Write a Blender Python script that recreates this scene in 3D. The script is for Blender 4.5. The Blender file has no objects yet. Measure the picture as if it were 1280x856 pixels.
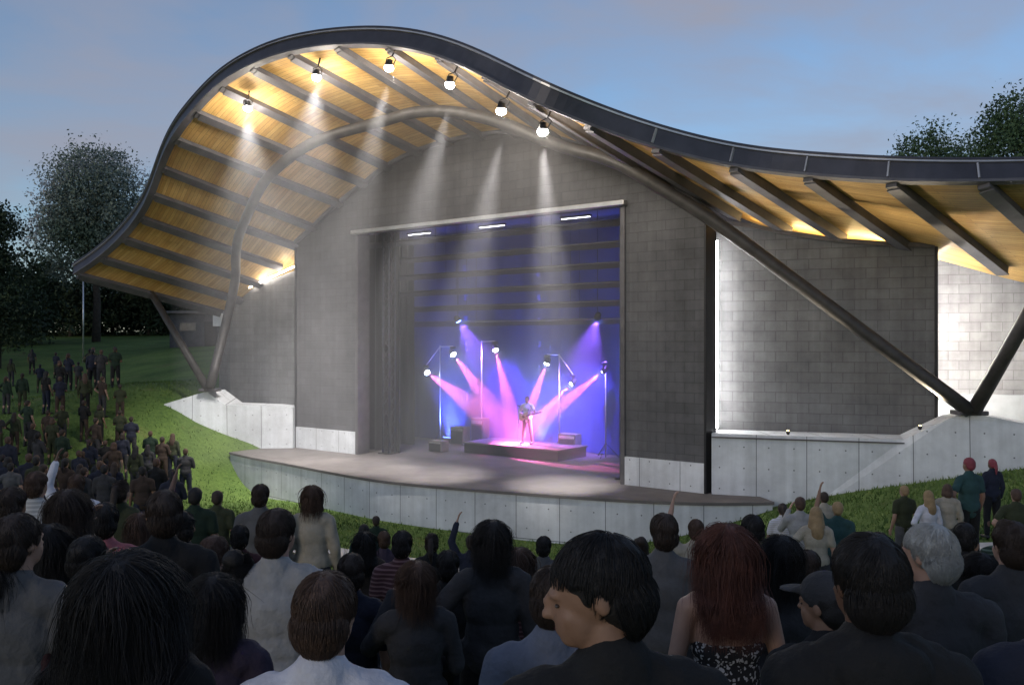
import bpy, bmesh, math, random
import numpy as np
from mathutils import Vector, Matrix, Quaternion, noise as mnoise

random.seed(7)
scene = bpy.context.scene
COL = scene.collection
R = math.radians
EYE = 6.0            # camera height above the datum
FPX = 1100.0         # focal length in pixels of the 1280 wide photograph

def P(px, py, Y):
    """point at depth Y seen in direction (px, py) of the photograph: used to read plan dimensions off it"""
    return Vector(((px - 640.0) / FPX * Y, Y, EYE - (py - 428.0) / FPX * Y))

# ------------------------------------------------------------------ helpers
def link(o, parent=None):
    COL.objects.link(o)
    if parent is not None:
        o.parent = parent
        o.matrix_parent_inverse = Matrix.Identity(4)
    return o

def tag(o, label=None, cat=None, group=None, kind=None):
    if label: o['label'] = label
    if cat: o['category'] = cat
    if group: o['group'] = group
    if kind: o['kind'] = kind
    return o

def empty(name, loc=(0, 0, 0), rz=0.0):
    o = bpy.data.objects.new(name, None)
    o.location = loc
    o.rotation_euler = (0, 0, rz)
    o.empty_display_size = 0.2
    return link(o)

def obj(name, bm, mat, parent=None, smooth=False, at=None):
    """bmesh (world coordinates, or local to `parent` when the parent sits elsewhere) to one mesh object"""
    bmesh.ops.recalc_face_normals(bm, faces=bm.faces)
    me = bpy.data.meshes.new(name)
    bm.to_mesh(me); bm.free()
    if mat:
        for m in (mat if isinstance(mat, (list, tuple)) else [mat]): me.materials.append(m)
    if smooth:
        me.polygons.foreach_set('use_smooth', [True] * len(me.polygons))
    o = bpy.data.objects.new(name, me)
    if at is not None: o.location = at
    return link(o, parent)

def meshobj(name, verts, faces, mat, parent=None, smooth=False):
    me = bpy.data.meshes.new(name)
    me.from_pydata([tuple(v) for v in verts], [], faces)
    if mat: me.materials.append(mat)
    if smooth: me.polygons.foreach_set('use_smooth', [True] * len(me.polygons))
    me.update()
    o = bpy.data.objects.new(name, me)
    return link(o, parent)

def add_box(bm, size, mtx, bevel=0.0):
    r = bmesh.ops.create_cube(bm, size=1.0)
    vs = r['verts']
    bmesh.ops.scale(bm, vec=size, verts=vs)
    if bevel > 0:
        es = list({e for v in vs for e in v.link_edges})
        rr = bmesh.ops.bevel(bm, geom=es, offset=bevel, segments=2, affect='EDGES', profile=0.5)
        vs = list({v for f in rr['faces'] for v in f.verts} | {v for v in vs if v.is_valid})
    bmesh.ops.transform(bm, matrix=mtx, verts=vs)

def frame(x, y, z, o):
    m = Matrix((x, y, z)).transposed().to_4x4()
    m.translation = o
    return m

def box_between(bm, a, b, w, h, up=Vector((0, 0, 1)), bevel=0.0):
    """a bar from a to b, w wide, h high"""
    d = (b - a); L = d.length; d.normalize()
    if abs(d.dot(up)) > 0.98: up = Vector((1, 0, 0))
    x = d.cross(up).normalized(); u = x.cross(d).normalized()
    add_box(bm, (w, L, h), frame(x, d, u, (a + b) / 2), bevel)

def add_tube(bm, pts, radii, n=12, cap=True):
    pts = [Vector(p) for p in pts]
    if not isinstance(radii, (list, tuple)): radii = [radii] * len(pts)
    rings = []
    t0 = (pts[1] - pts[0]).normalized()
    ref = Vector((0, 0, 1)) if abs(t0.z) < 0.9 else Vector((1, 0, 0))
    x = t0.cross(ref).normalized()
    for i, p in enumerate(pts):
        t = (pts[min(i + 1, len(pts) - 1)] - pts[max(i - 1, 0)]).normalized()
        x = (x - t * x.dot(t)).normalized()
        y = t.cross(x)
        rings.append([bm.verts.new(p + (x * math.cos(2 * math.pi * k / n) + y * math.sin(2 * math.pi * k / n)) * radii[i]) for k in range(n)])
    for a, b in zip(rings[:-1], rings[1:]):
        for k in range(n):
            bm.faces.new((a[k], a[(k + 1) % n], b[(k + 1) % n], b[k]))
    if cap:
        bm.faces.new(rings[0][::-1]); bm.faces.new(rings[-1])

def add_lathe(bm, prof, mtx, n=20):
    rings = []
    for r, z in prof:
        rings.append([bm.verts.new(mtx @ Vector((r * math.cos(2 * math.pi * k / n), r * math.sin(2 * math.pi * k / n), z))) for k in range(n)])
    for a, b in zip(rings[:-1], rings[1:]):
        for k in range(n):
            bm.faces.new((a[k], a[(k + 1) % n], b[(k + 1) % n], b[k]))
    bm.faces.new(rings[0][::-1]); bm.faces.new(rings[-1])

def look_frame(o, d):
    """matrix with local -Z along d"""
    d = Vector(d).normalized()
    return Matrix.Translation(o) @ d.to_track_quat('-Z', 'Y').to_matrix().to_4x4()

# ------------------------------------------------------------------ materials
def lin(c):
    return tuple(((v / 255.0) / 12.92 if v / 255.0 <= 0.04045 else ((v / 255.0 + 0.055) / 1.055) ** 2.4) for v in c)

class NT:
    def __init__(s, m):
        s.t = m.node_tree; s.n = s.t.nodes; s.l = s.t.links
    def new(s, typ, **kw):
        n = s.n.new(typ)
        for k, v in kw.items(): setattr(n, k, v)
        return n
    def link(s, a, b): s.l.new(a, b)

def surf(name, col, rough=0.7, metal=0.0, var=0.25, scale=3.0, bump=0.0, bscale=40.0, coords='Object', spec=0.4, col2=None, sheen=0.0):
    """Principled material with two tones mixed by layered noise and an optional fine bump"""
    m = bpy.data.materials.new(name); m.use_nodes = True
    t = NT(m); b = t.n['Principled BSDF']
    tc = t.new('ShaderNodeTexCoord')
    nz = t.new('ShaderNodeTexNoise'); nz.inputs['Scale'].default_value = scale; nz.inputs['Detail'].default_value = 8; nz.inputs['Roughness'].default_value = 0.62
    t.link(tc.outputs[coords], nz.inputs['Vector'])
    cr = t.new('ShaderNodeValToRGB')
    c1 = tuple(max(0, v * (1 - var)) for v in col); c2 = col2 or tuple(min(1, v * (1 + var)) for v in col)
    cr.color_ramp.elements[0].position = 0.3; cr.color_ramp.elements[1].position = 0.7
    cr.color_ramp.elements[0].color = (*c1, 1); cr.color_ramp.elements[1].color = (*c2, 1)
    t.link(nz.outputs['Fac'], cr.inputs['Fac']); t.link(cr.outputs['Color'], b.inputs['Base Color'])
    b.inputs['Roughness'].default_value = rough; b.inputs['Metallic'].default_value = metal
    b.inputs['Specular IOR Level'].default_value = spec
    if sheen: b.inputs['Sheen Weight'].default_value = sheen
    if bump > 0:
        n2 = t.new('ShaderNodeTexNoise'); n2.inputs['Scale'].default_value = bscale; n2.inputs['Detail'].default_value = 5
        t.link(tc.outputs[coords], n2.inputs['Vector'])
        bp = t.new('ShaderNodeBump'); bp.inputs['Strength'].default_value = bump; bp.inputs['Distance'].default_value = 0.02
        t.link(n2.outputs['Fac'], bp.inputs['Height']); t.link(bp.outputs['Normal'], b.inputs['Normal'])
    return m

def block_mat(name, col, mortar, bw=0.62, bh=0.3, joint=0.012, offset=0.5, rough=0.85, vary=0.22, bumpd=0.6, stains=0.35, holes=False):
    """masonry or panel joints laid out in the wall's own metres (UV)"""
    m = bpy.data.materials.new(name); m.use_nodes = True
    t = NT(m); b = t.n['Principled BSDF']
    uv = t.new('ShaderNodeUVMap'); uv.uv_map = 'metres'
    br = t.new('ShaderNodeTexBrick'); br.offset = offset; br.squash = 1.0
    br.inputs['Scale'].default_value = 1.0; br.inputs['Mortar Size'].default_value = joint; br.inputs['Mortar Smooth'].default_value = 0.3
    br.inputs['Brick Width'].default_value = bw; br.inputs['Row Height'].default_value = bh
    br.inputs['Color1'].default_value = (*[c * (1 - vary) for c in col], 1); br.inputs['Color2'].default_value = (*[c * (1 + vary) for c in col], 1)
    br.inputs['Mortar'].default_value = (*mortar, 1); br.inputs['Bias'].default_value = 0.0
    t.link(uv.outputs['UV'], br.inputs['Vector'])
    nz = t.new('ShaderNodeTexNoise'); nz.inputs['Scale'].default_value = 0.7; nz.inputs['Detail'].default_value = 9; nz.inputs['Roughness'].default_value = 0.68
    t.link(uv.outputs['UV'], nz.inputs['Vector'])
    mr = t.new('ShaderNodeMapRange'); mr.inputs['From Min'].default_value = 0.3; mr.inputs['From Max'].default_value = 0.72
    mr.inputs['To Min'].default_value = 1 - stains; mr.inputs['To Max'].default_value = 1 + stains * 0.5
    t.link(nz.outputs['Fac'], mr.inputs['Value'])
    # vertical streaks left by rain
    mp = t.new('ShaderNodeMapping'); mp.inputs['Scale'].default_value = (5.0, 0.22, 1)
    t.link(uv.outputs['UV'], mp.inputs['Vector'])
    ns = t.new('ShaderNodeTexNoise'); ns.inputs['Scale'].default_value = 1.0; ns.inputs['Detail'].default_value = 6
    t.link(mp.outputs['Vector'], ns.inputs['Vector'])
    ms = t.new('ShaderNodeMapRange'); ms.inputs['From Min'].default_value = 0.35; ms.inputs['From Max'].default_value = 0.7
    ms.inputs['To Min'].default_value = 1 - stains * 0.4; ms.inputs['To Max'].default_value = 1.05
    t.link(ns.outputs['Fac'], ms.inputs['Value'])
    mu = t.new('ShaderNodeMath', operation='MULTIPLY'); t.link(mr.outputs['Result'], mu.inputs[0]); t.link(ms.outputs['Result'], mu.inputs[1])
    vm = t.new('ShaderNodeVectorMath', operation='SCALE'); t.link(br.outputs['Color'], vm.inputs[0]); t.link(mu.outputs[0], vm.inputs['Scale'])
    out = vm.outputs[0]
    if holes:      # formwork tie holes cast into the concrete
        m2 = t.new('ShaderNodeVectorMath', operation='MODULO'); m2.inputs[1].default_value = (bw / 2, 0.6, 1)
        off = t.new('ShaderNodeVectorMath', operation='ADD'); off.inputs[1].default_value = (100 * bw, 60, 0)
        t.link(uv.outputs['UV'], off.inputs[0]); t.link(off.outputs[0], m2.inputs[0])
        ds = t.new('ShaderNodeVectorMath', operation='DISTANCE'); ds.inputs[1].default_value = (bw / 4, 0.3, 0)
        t.link(m2.outputs[0], ds.inputs[0])
        lt = t.new('ShaderNodeMath', operation='LESS_THAN'); lt.inputs[1].default_value = 0.022; t.link(ds.outputs['Value'], lt.inputs[0])
        mx = t.new('ShaderNodeMix', data_type='RGBA'); t.link(lt.outputs[0], mx.inputs['Factor']); t.link(out, mx.inputs['A']); mx.inputs['B'].default_value = (0.16, 0.17, 0.18, 1)
        out = mx.outputs['Result']
    t.link(out, b.inputs['Base Color'])
    b.inputs['Roughness'].default_value = rough; b.inputs['Specular IOR Level'].default_value = 0.25
    n3 = t.new('ShaderNodeTexNoise'); n3.inputs['Scale'].default_value = 30; n3.inputs['Detail'].default_value = 4
    t.link(uv.outputs['UV'], n3.inputs['Vector'])
    ad = t.new('ShaderNodeMath', operation='MULTIPLY_ADD'); t.link(br.outputs['Fac'], ad.inputs[0]); ad.inputs[1].default_value = -1.0; t.link(n3.outputs['Fac'], ad.inputs[2])
    bp = t.new('ShaderNodeBump'); bp.inputs['Strength'].default_value = bumpd; bp.inputs['Distance'].default_value = 0.012
    t.link(ad.outputs[0], bp.inputs['Height']); t.link(bp.outputs['Normal'], b.inputs['Normal'])
    return m

def emit(name, col, strength):
    m = bpy.data.materials.new(name); m.use_nodes = True
    t = NT(m); b = t.n['Principled BSDF']
    b.inputs['Base Color'].default_value = (*col, 1)
    b.inputs['Emission Color'].default_value = (*col, 1); b.inputs['Emission Strength'].default_value = strength
    return m

M_BLOCK = block_mat('grey_block', (0.102, 0.102, 0.108), (0.076, 0.076, 0.08), vary=0.07)
M_BLOCKW = block_mat('wing_block', (0.15, 0.152, 0.157), (0.11, 0.11, 0.115), vary=0.07)
M_BLOCKL = block_mat('pale_block', (0.42, 0.41, 0.41), (0.30, 0.29, 0.29), vary=0.08)
M_CONC = block_mat('panel_concrete', (0.60, 0.62, 0.65), (0.16, 0.17, 0.18), bw=1.35, bh=9.0, joint=0.012, offset=0.0, vary=0.05, bumpd=0.3, stains=0.28, holes=True)
M_CONCS = surf('smooth_concrete', (0.55, 0.56, 0.57), 0.8, var=0.12, scale=2.0, bump=0.2)
M_DECK = surf('deck_concrete', (0.125, 0.113, 0.11), 0.75, var=0.25, scale=1.2, bump=0.15)
M_STEEL = surf('painted_steel', (0.085, 0.08, 0.085), 0.45, metal=0.2, var=0.3, scale=2.5)
M_BEAM = surf('beam_steel', (0.10, 0.098, 0.108), 0.55, metal=0.1, var=0.25, scale=2.0)
M_RIB = surf('rib_steel', (0.05, 0.047, 0.046), 0.5, metal=0.2, var=0.3, scale=3.0)
M_FASCIA = surf('fascia_metal', (0.05, 0.05, 0.062), 0.4, metal=0.3, var=0.25, scale=1.5)
M_TRIM = surf('trim_metal', (0.5, 0.48, 0.46), 0.3, metal=0.7, var=0.15)
M_ROOFTOP = surf('roof_metal', (0.09, 0.09, 0.11), 0.35, metal=0.5, var=0.2)
M_BLACK = surf('black_paint', (0.012, 0.012, 0.014), 0.5, var=0.3, scale=6)
M_DARKIN = surf('black_wall', (0.03, 0.027, 0.035), 0.8, var=0.3, scale=2)
M_CURTAIN = surf('black_velvet', (0.012, 0.011, 0.015), 0.95, var=0.4, scale=5, sheen=0.3)
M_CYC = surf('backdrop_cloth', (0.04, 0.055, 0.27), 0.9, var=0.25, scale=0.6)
M_ALU = surf('aluminium', (0.55, 0.56, 0.58), 0.35, metal=0.8, var=0.15, scale=6)

def wood_mat():
    m = bpy.data.materials.new('soffit_boards'); m.use_nodes = True
    t = NT(m); b = t.n['Principled BSDF']
    uv = t.new('ShaderNodeUVMap'); uv.uv_map = 'metres'
    br = t.new('ShaderNodeTexBrick'); br.offset = 0.37
    br.inputs['Scale'].default_value = 1; br.inputs['Brick Width'].default_value = 3.1; br.inputs['Row Height'].default_value = 0.14
    br.inputs['Mortar Size'].default_value = 0.004; br.inputs['Color1'].default_value = (0.50, 0.29, 0.085, 1); br.inputs['Color2'].default_value = (0.64, 0.42, 0.155, 1)
    br.inputs['Mortar'].default_value = (0.12, 0.06, 0.02, 1)
    t.link(uv.outputs['UV'], br.inputs['Vector'])
    mp = t.new('ShaderNodeMapping'); mp.inputs['Scale'].default_value = (1.2, 14, 1); t.link(uv.outputs['UV'], mp.inputs['Vector'])
    nz = t.new('ShaderNodeTexNoise'); nz.inputs['Scale'].default_value = 2.0; nz.inputs['Detail'].default_value = 9; nz.inputs['Roughness'].default_value = 0.65
    t.link(mp.outputs['Vector'], nz.inputs['Vector'])
    nb = t.new('ShaderNodeTexNoise'); nb.inputs['Scale'].default_value = 0.9; nb.inputs['Detail'].default_value = 4; t.link(uv.outputs['UV'], nb.inputs['Vector'])
    ad = t.new('ShaderNodeMath', operation='ADD'); t.link(nz.outputs['Fac'], ad.inputs[0]); t.link(nb.outputs['Fac'], ad.inputs[1])
    mr = t.new('ShaderNodeMapRange'); mr.inputs['From Min'].default_value = 0.65; mr.inputs['From Max'].default_value = 1.35; mr.inputs['To Min'].default_value = 0.62; mr.inputs['To Max'].default_value = 1.25
    t.link(ad.outputs[0], mr.inputs['Value'])
    vm = t.new('ShaderNodeVectorMath', operation='SCALE'); t.link(br.outputs['Color'], vm.inputs[0]); t.link(mr.outputs['Result'], vm.inputs['Scale'])
    t.link(vm.outputs[0], b.inputs['Base Color']); b.inputs['Roughness'].default_value = 0.5
    return m
M_WOOD = wood_mat()

def uv_planar(o, fn):
    me = o.data
    uvl = me.uv_layers.new(name='metres')
    for p in me.polygons:
        for li in p.loop_indices:
            uvl.data[li].uv = fn(me.vertices[me.loops[li].vertex_index].co, p.normal)

def uv_wall(o):
    """u along the wall (horizontal tangent of each face), v = height"""
    def fn(co, n):
        if abs(n.z) > 0.7: return (co.x, co.y)
        h = Vector((-n.y, n.x, 0)).normalized()
        return (co.dot(h), co.z)
    uv_planar(o, fn)

# ------------------------------------------------------------------ ground
GP = [(0,-6,-1.9),(0,0,-2.0),(0,2,-2.12),(0,4.4,-2.5),(0,9,-3.4),(0,15,-4.5),(0,20,-5.2),(-1.4,26,-5.66),(3.5,23.8,-5.5),
 (-8.1,31.2,-5.66),(-11.2,34.0,-5.3),(7.3,23.9,-4.5),(9,23.5,-4.05),(11,22.9,-3.62),(13.1,22.4,-3.2),(18,21,-2.4),
 (7.46,14.4,-3.56),(4,8,-3.1),(8,6,-2.5),(-10.7,35.6,-4.3),(-14.05,35.6,-2.5),(-15.7,32,-4.3),(-12,28,-5.2),(-22,45,-2.7),(-31,65,-0.7),(-42,90,0.9),
 (-16,50,-1.2),(-6,8,-2.85),(-10,15,-3.7),(-14,20,-4.2),(-20,30,-3.9),(-5,36,-5.8),(0,34,-5.8),(4,31,-5.8),(3,36,-5.8),(-2,41,-5.6),(6,34,-5.4),(8,29,-5),
 (-8,38,-5.2),(14,27,-4),(0,120,1.3),(-80,100,1.3),(80,100,1.3),(40,40,-1),(25,25,-2),(-60,40,-0.5),(-50,0,-1.2),(50,0,-1.2),(0,-60,-1.2),(0,62,-0.5),(10,45,-3),(-3,3,-2.25),(3,3,-2.25)]
GX = np.array([(a, b) for a, b, c in GP], float); GZ = np.array([c for a, b, c in GP], float)
def tps(r2):
    return np.where(r2 > 1e-12, 0.5 * r2 * np.log(np.maximum(r2, 1e-12)), 0)
_n = len(GX)
_K = tps(((GX[:, None] - GX[None]) ** 2).sum(-1)) + np.eye(_n) * 0.3
_Pm = np.hstack([np.ones((_n, 1)), GX])
_A = np.block([[_K, _Pm], [_Pm.T, np.zeros((3, 3))]])
_W = np.linalg.solve(_A, np.concatenate([GZ, np.zeros(3)]))
UW = Vector((0.7929, -0.6094, 0)); NW = Vector((0.6094, 0.7929, 0))      # main wall: along it to the right, and into the building
OW = Vector((-8.96, 36.5, 0))
def gz(x, y):
    x = np.atleast_1d(np.asarray(x, float)); y = np.atleast_1d(np.asarray(y, float))
    q = np.stack([x, y], 1)
    out = np.empty(len(q))
    for i in range(0, len(q), 20000):
        c = q[i:i + 20000]
        out[i:i + 20000] = tps(((c[:, None] - GX[None]) ** 2).sum(-1)) @ _W[:_n] + _W[_n] + c @ _W[_n + 1:]
    d = np.hypot(x, y - 30)
    k = np.clip((d - 75) / 60, 0, 1); k = k * k * (3 - 2 * k)
    out = out * (1 - k) + 1.2 * k
    s = (x - OW.x) * UW.x + (y - OW.y) * UW.y; b = (x - OW.x) * NW.x + (y - OW.y) * NW.y
    inside = (s > -0.3) & (s < 18.6) & (b > 0.1) & (b < 10)
    out = np.where(inside, np.minimum(out, -5.0), out)
    return out + EYE
def gz1(x, y): return float(gz(x, y)[0])

def axis(lo, hi, step, far):
    a = list(np.arange(lo, hi + 1e-6, step)); s = step
    v = a[-1]
    while v < far: s *= 1.35; v += s; a.append(v)
    v = a[0]; s = step
    while v > -far: s *= 1.35; v -= s; a.insert(0, v)
    return np.array(a)
xs = axis(-34, 22, 0.5, 2600); ys = axis(-4, 52, 0.5, 2600)
XX, YY = np.meshgrid(xs, ys)
ZZ = gz(XX.ravel(), YY.ravel())
nx = len(xs); ny = len(ys)

def grass_mat():
    m = bpy.data.materials.new('lawn'); m.use_nodes = True
    t = NT(m); b = t.n['Principled BSDF']
    tc = t.new('ShaderNodeTexCoord')
    n1 = t.new('ShaderNodeTexNoise'); n1.inputs['Scale'].default_value = 0.35; n1.inputs['Detail'].default_value = 7; n1.inputs['Roughness'].default_value = 0.65
    n2 = t.new('ShaderNodeTexNoise'); n2.inputs['Scale'].default_value = 9; n2.inputs['Detail'].default_value = 6
    for n in (n1, n2): t.link(tc.outputs['Object'], n.inputs['Vector'])
    ad = t.new('ShaderNodeMath', operation='MULTIPLY_ADD'); t.link(n2.outputs['Fac'], ad.inputs[0]); ad.inputs[1].default_value = 0.6; t.link(n1.outputs['Fac'], ad.inputs[2])
    cr = t.new('ShaderNodeValToRGB'); e = cr.color_ramp.elements
    e[0].position = 0.55; e[0].color = (0.04, 0.075, 0.02, 1); e[1].position = 1.05; e[1].color = (0.115, 0.175, 0.045, 1)
    t.link(ad.outputs[0], cr.inputs['Fac'])
    n3 = t.new('ShaderNodeTexNoise'); n3.inputs['Scale'].default_value = 0.55; n3.inputs['Detail'].default_value = 6; n3.inputs['Roughness'].default_value = 0.7; n3.inputs['Distortion'].default_value = 0.6
    t.link(tc.outputs['Object'], n3.inputs['Vector'])
    mr = t.new('ShaderNodeMapRange'); mr.inputs['From Min'].default_value = 0.56; mr.inputs['From Max'].default_value = 0.74; mr.inputs['To Max'].default_value = 0.75; t.link(n3.outputs['Fac'], mr.inputs['Value'])
    mxg = t.new('ShaderNodeMix', data_type='RGBA'); t.link(mr.outputs['Result'], mxg.inputs['Factor']); t.link(cr.outputs['Color'], mxg.inputs['A']); mxg.inputs['B'].default_value = (0.14, 0.12, 0.055, 1)
    t.link(mxg.outputs['Result'], b.inputs['Base Color'])
    b.inputs['Roughness'].default_value = 0.9; b.inputs['Specular IOR Level'].default_value = 0.15
    bp = t.new('ShaderNodeBump'); bp.inputs['Strength'].default_value = 0.8; bp.inputs['Distance'].default_value = 0.05
    t.link(n2.outputs['Fac'], bp.inputs['Height']); t.link(bp.outputs['Normal'], b.inputs['Normal'])
    return m
M_GRASS = grass_mat()
fc = [(j * nx + i, j * nx + i + 1, (j + 1) * nx + i + 1, (j + 1) * nx + i) for j in range(ny - 1) for i in range(nx - 1)]
g = meshobj('ground', np.stack([XX.ravel(), YY.ravel(), ZZ], 1), fc, M_GRASS, smooth=True)
tag(g, kind='structure')

# pale paved walk curving across the lawn in front of the stage
cl = [(-5.2, 21.9), (-4, 21.3), (0, 19.7), (3, 18.2), (6, 16.3), (8.5, 13.9), (11, 11.4)]
def spline(pts, n):
    pts = np.array(pts, float); k = len(pts); out = []
    for f in np.linspace(0, k - 1, n):
        i = min(int(f), k - 2); t = f - i
        p0 = pts[max(i - 1, 0)]; p1 = pts[i]; p2 = pts[i + 1]; p3 = pts[min(i + 2, k - 1)]
        out.append(0.5 * ((2 * p1) + (-p0 + p2) * t + (2 * p0 - 5 * p1 + 4 * p2 - p3) * t * t + (-p0 + 3 * p1 - 3 * p2 + p3) * t ** 3))
    return np.array(out)
c = spline(cl, 80); tn = np.gradient(c, axis=0); tn /= np.linalg.norm(tn, axis=1)[:, None]
nrm = np.stack([-tn[:, 1], tn[:, 0]], 1)
vv = []; ff = []
K = 7
for w in np.linspace(-0.8, 0.8, K):
    q = c + nrm * w; z = gz(q[:, 0], q[:, 1]) + 0.03
    vv.append(np.stack([q[:, 0], q[:, 1], z], 1))
vv = np.concatenate(vv)
for a in range(K - 1):
    for i in range(79): ff.append((a * 80 + i, (a + 1) * 80 + i, (a + 1) * 80 + i + 1, a * 80 + i + 1))
M_PATH = surf('path_concrete', (0.46, 0.45, 0.44), 0.85, var=0.15, scale=1.5, bump=0.2)
o = meshobj('path', vv, ff, M_PATH, smooth=True); tag(o, kind='structure')
PATH = c

# ------------------------------------------------------------------ the bandshell
shell = empty('bandshell', (OW.x, OW.y, gz1(-8.1, 31.2)))
tag(shell, 'grey block bandshell with a sweeping wave shaped timber lined roof', 'bandshell')
SH = shell.location.copy()
def part(name, bm, mat, smooth=False, parent=None):
    """world-space bmesh to a part of the bandshell"""
    bmesh.ops.translate(bm, vec=-SH, verts=bm.verts)
    return obj(name, bm, mat, parent or shell, smooth)

def on_plane(px, py, o, u):
    """where the sight line through (px, py) meets the upright plane through o along u"""
    k = (px - 640.0) / FPX
    # o.x + u.x s = k (o.y + u.y s)
    s = (k * o.y - o.x) / (u.x - k * u.y)
    Y = o.y + u.y * s
    return P(px, py, Y)
W0 = Vector((3.387, 27.0, 0)); 
def wallp(px, py, back=0.0): return on_plane(px, py, W0 + NW * back, UW)
ZD = EYE - 4.34                      # stage deck level
ZB = ZD + 0.86                       # top of the concrete base of the main wall
ZP = EYE - 2.62                      # plinth top under the wings

def slab(name, front, back_vec, mat, faces=None, uv=True, parent=None):
    """closed prism: front polygon(s) pushed along back_vec"""
    bm = bmesh.new()
    vs = [bm.verts.new(v) for v in front]
    fs = [bm.faces.new([vs[i] for i in f]) for f in (faces or [range(len(front))])]
    r = bmesh.ops.extrude_face_region(bm, geom=fs)
    nv = [x for x in r['geom'] if isinstance(x, bmesh.types.BMVert)]
    bmesh.ops.translate(bm, vec=back_vec, verts=nv)
    for f in fs:
        if f.is_valid is False: continue
    # extrude_face_region removes nothing when used on an open sheet: put the front back
    have = {frozenset(v for v in f.verts) for f in bm.faces}
    for f in (faces or [range(len(front))]):
        k = frozenset(vs[i] for i in f)
        if k not in have: bm.faces.new([vs[i] for i in f])
    bmesh.ops.remove_doubles(bm, verts=bm.verts, dist=1e-5)
    o_ = part(name, bm, mat, parent=parent)
    if uv: uv_wall(o_)
    return o_

# main wall with its arched top and the stage opening
arch = [(371,303),(389,288),(408,269),(427,252),(458,229),(483,209),(525,188),(576,174),(610,168),(645,165),(692,170),(730,179),(780,202),(840,231),(881,262)]
A = [wallp(*p) for p in arch]
# smooth it
sA = spline([((a - OW).dot(UW), a.z) for a in A], 48)
def WS(s, z, back=0.0):
    v = OW + UW * s + NW * back; return Vector((v.x, v.y, z))
s0, s1 = sA[0][0], sA[-1][0]
sL = (wallp(447, 500) - OW).dot(UW); sR = (wallp(779, 500) - OW).dot(UW)
zT = wallp(779, 256).z
zTl = wallp(447, 291).z
ztop = (zT + zTl) / 2
front = []
topi = []
def zarch(s): return float(np.interp(s, sA[:, 0], sA[:, 1]))
mid = [s for s in sA[:, 0]]
ss = sorted(mid + [sL, sR])
fr = [WS(s, zarch(s)) for s in ss]; nT = len(fr)
iL = ss.index(sL); iR = ss.index(sR)
fr += [WS(s0, ZB), WS(sL, ZB), WS(sL, ztop), WS(sR, ztop), WS(sR, ZB), WS(s1, ZB)]
bl, bL, tL, tR, bR, br_ = range(nT, nT + 6)
faces = [list(range(0, iL + 1)) + [tL, bL, bl], list(range(iL, iR + 1)) + [tR, tL], list(range(iR, nT)) + [br_, bR, tR]]
slab('main_wall', fr, NW * 0.6, M_BLOCK, faces)
# concrete base of the wall, a touch proud
for a, b in ((s0, sL), (sR, s1)):
    slab('wall_base', [WS(a, ZB - 0.002, -0.06), WS(b, ZB - 0.002, -0.06), WS(b, ZD - 0.3, -0.06), WS(a, ZD - 0.3, -0.06)], NW * 0.66, M_CONC)
# dark steel edge angles at both ends of the wall
for s in (s0 - 0.035, s1 + 0.035):
    bm = bmesh.new()
    z2 = zarch(s) - 0.1
    add_box(bm, (0.07, 0.7, z2 - ZD), frame(UW, NW, Vector((0, 0, 1)), WS(s, (z2 + ZD) / 2, 0.27)), 0.01)
    part('edge_angle', bm, M_BLACK)
# arch trim following the wall top under the roof
bm = bmesh.new()
add_tube(bm, [WS(s, zarch(s) + 0.02, -0.08) for s in np.linspace(s0, s1, 50)], 0.10, 8)
part('arch_trim', bm, M_BEAM, smooth=True)
# pale steel lintel and slim frame round the opening
bm = bmesh.new()
add_box(bm, (sR - sL + 0.3, 0.3, 0.15), frame(UW, NW, Vector((0, 0, 1)), WS((sL + sR) / 2, ztop + 0.02, -0.1)), 0.02)
part('lintel', bm, M_TRIM)
for s in (sL, sR):
    bm = bmesh.new()
    add_box(bm, (0.16, 0.62, ztop - ZD - 0.1), frame(UW, NW, Vector((0, 0, 1)), WS(s, (ztop - 0.1 + ZD) / 2, 0.24)), 0.015)
    part('jamb', bm, M_STEEL)

# stage deck: pale panelled front, brownish slab on top
lip = [(286,565),(318,572),(357,579),(420,591),(483,601),(580,610),(700,619),(800,625),(890,628),(968,627)]
LP = []
for px, py in lip:
    Y = 4.34 * FPX / (py - 428.0); LP.append(P(px, py, Y))
LPs = [Vector((x, y, ZD)) for x, y in spline([(p.x, p.y) for p in LP], 60)]
inset = []
ctr = WS(9, ZD, 3)
backL = WS(-1.3, ZD, 0.35); backR = WS(s1 + 1.9, ZD, 0.2)
def deck_prism(name, ring, z1, z0, mat):
    bm = bmesh.new()
    t = [bm.verts.new((v.x, v.y, z1)) for v in ring]; b = [bm.verts.new((v.x, v.y, z0)) for v in ring]
    bm.faces.new(t); bm.faces.new(b[::-1])
    n = len(ring)
    for i in range(n): bm.faces.new((t[i], b[i], b[(i + 1) % n], t[(i + 1) % n]))
    return part(name, bm, mat)
def pull(p, d):
    v = (ctr - p); v.z = 0; return p + v.normalized() * d
ring_face = [pull(p, 0.06) for p in LPs] + [WS(s1 + 1.2, 0, 0.35), WS(-0.9, 0, 0.9)]
dk = deck_prism('stage_front', ring_face, ZD - 0.085, 0.0 - 0.6, M_CONC)
uvl = dk.data.uv_layers.new(name='metres')
arc = [0.0]
for a, b in zip(LPs[:-1], LPs[1:]): arc.append(arc[-1] + (b - a).length)
for p in dk.data.polygons:
    for li in p.loop_indices:
        vi = dk.data.loops[li].vertex_index; co = dk.data.vertices[vi].co; k = vi % len(ring_face)
        uvl.data[li].uv = (arc[k] if k < len(arc) else 0, co.z) if abs(p.normal.z) < 0.5 else (co.x, co.y)
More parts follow.
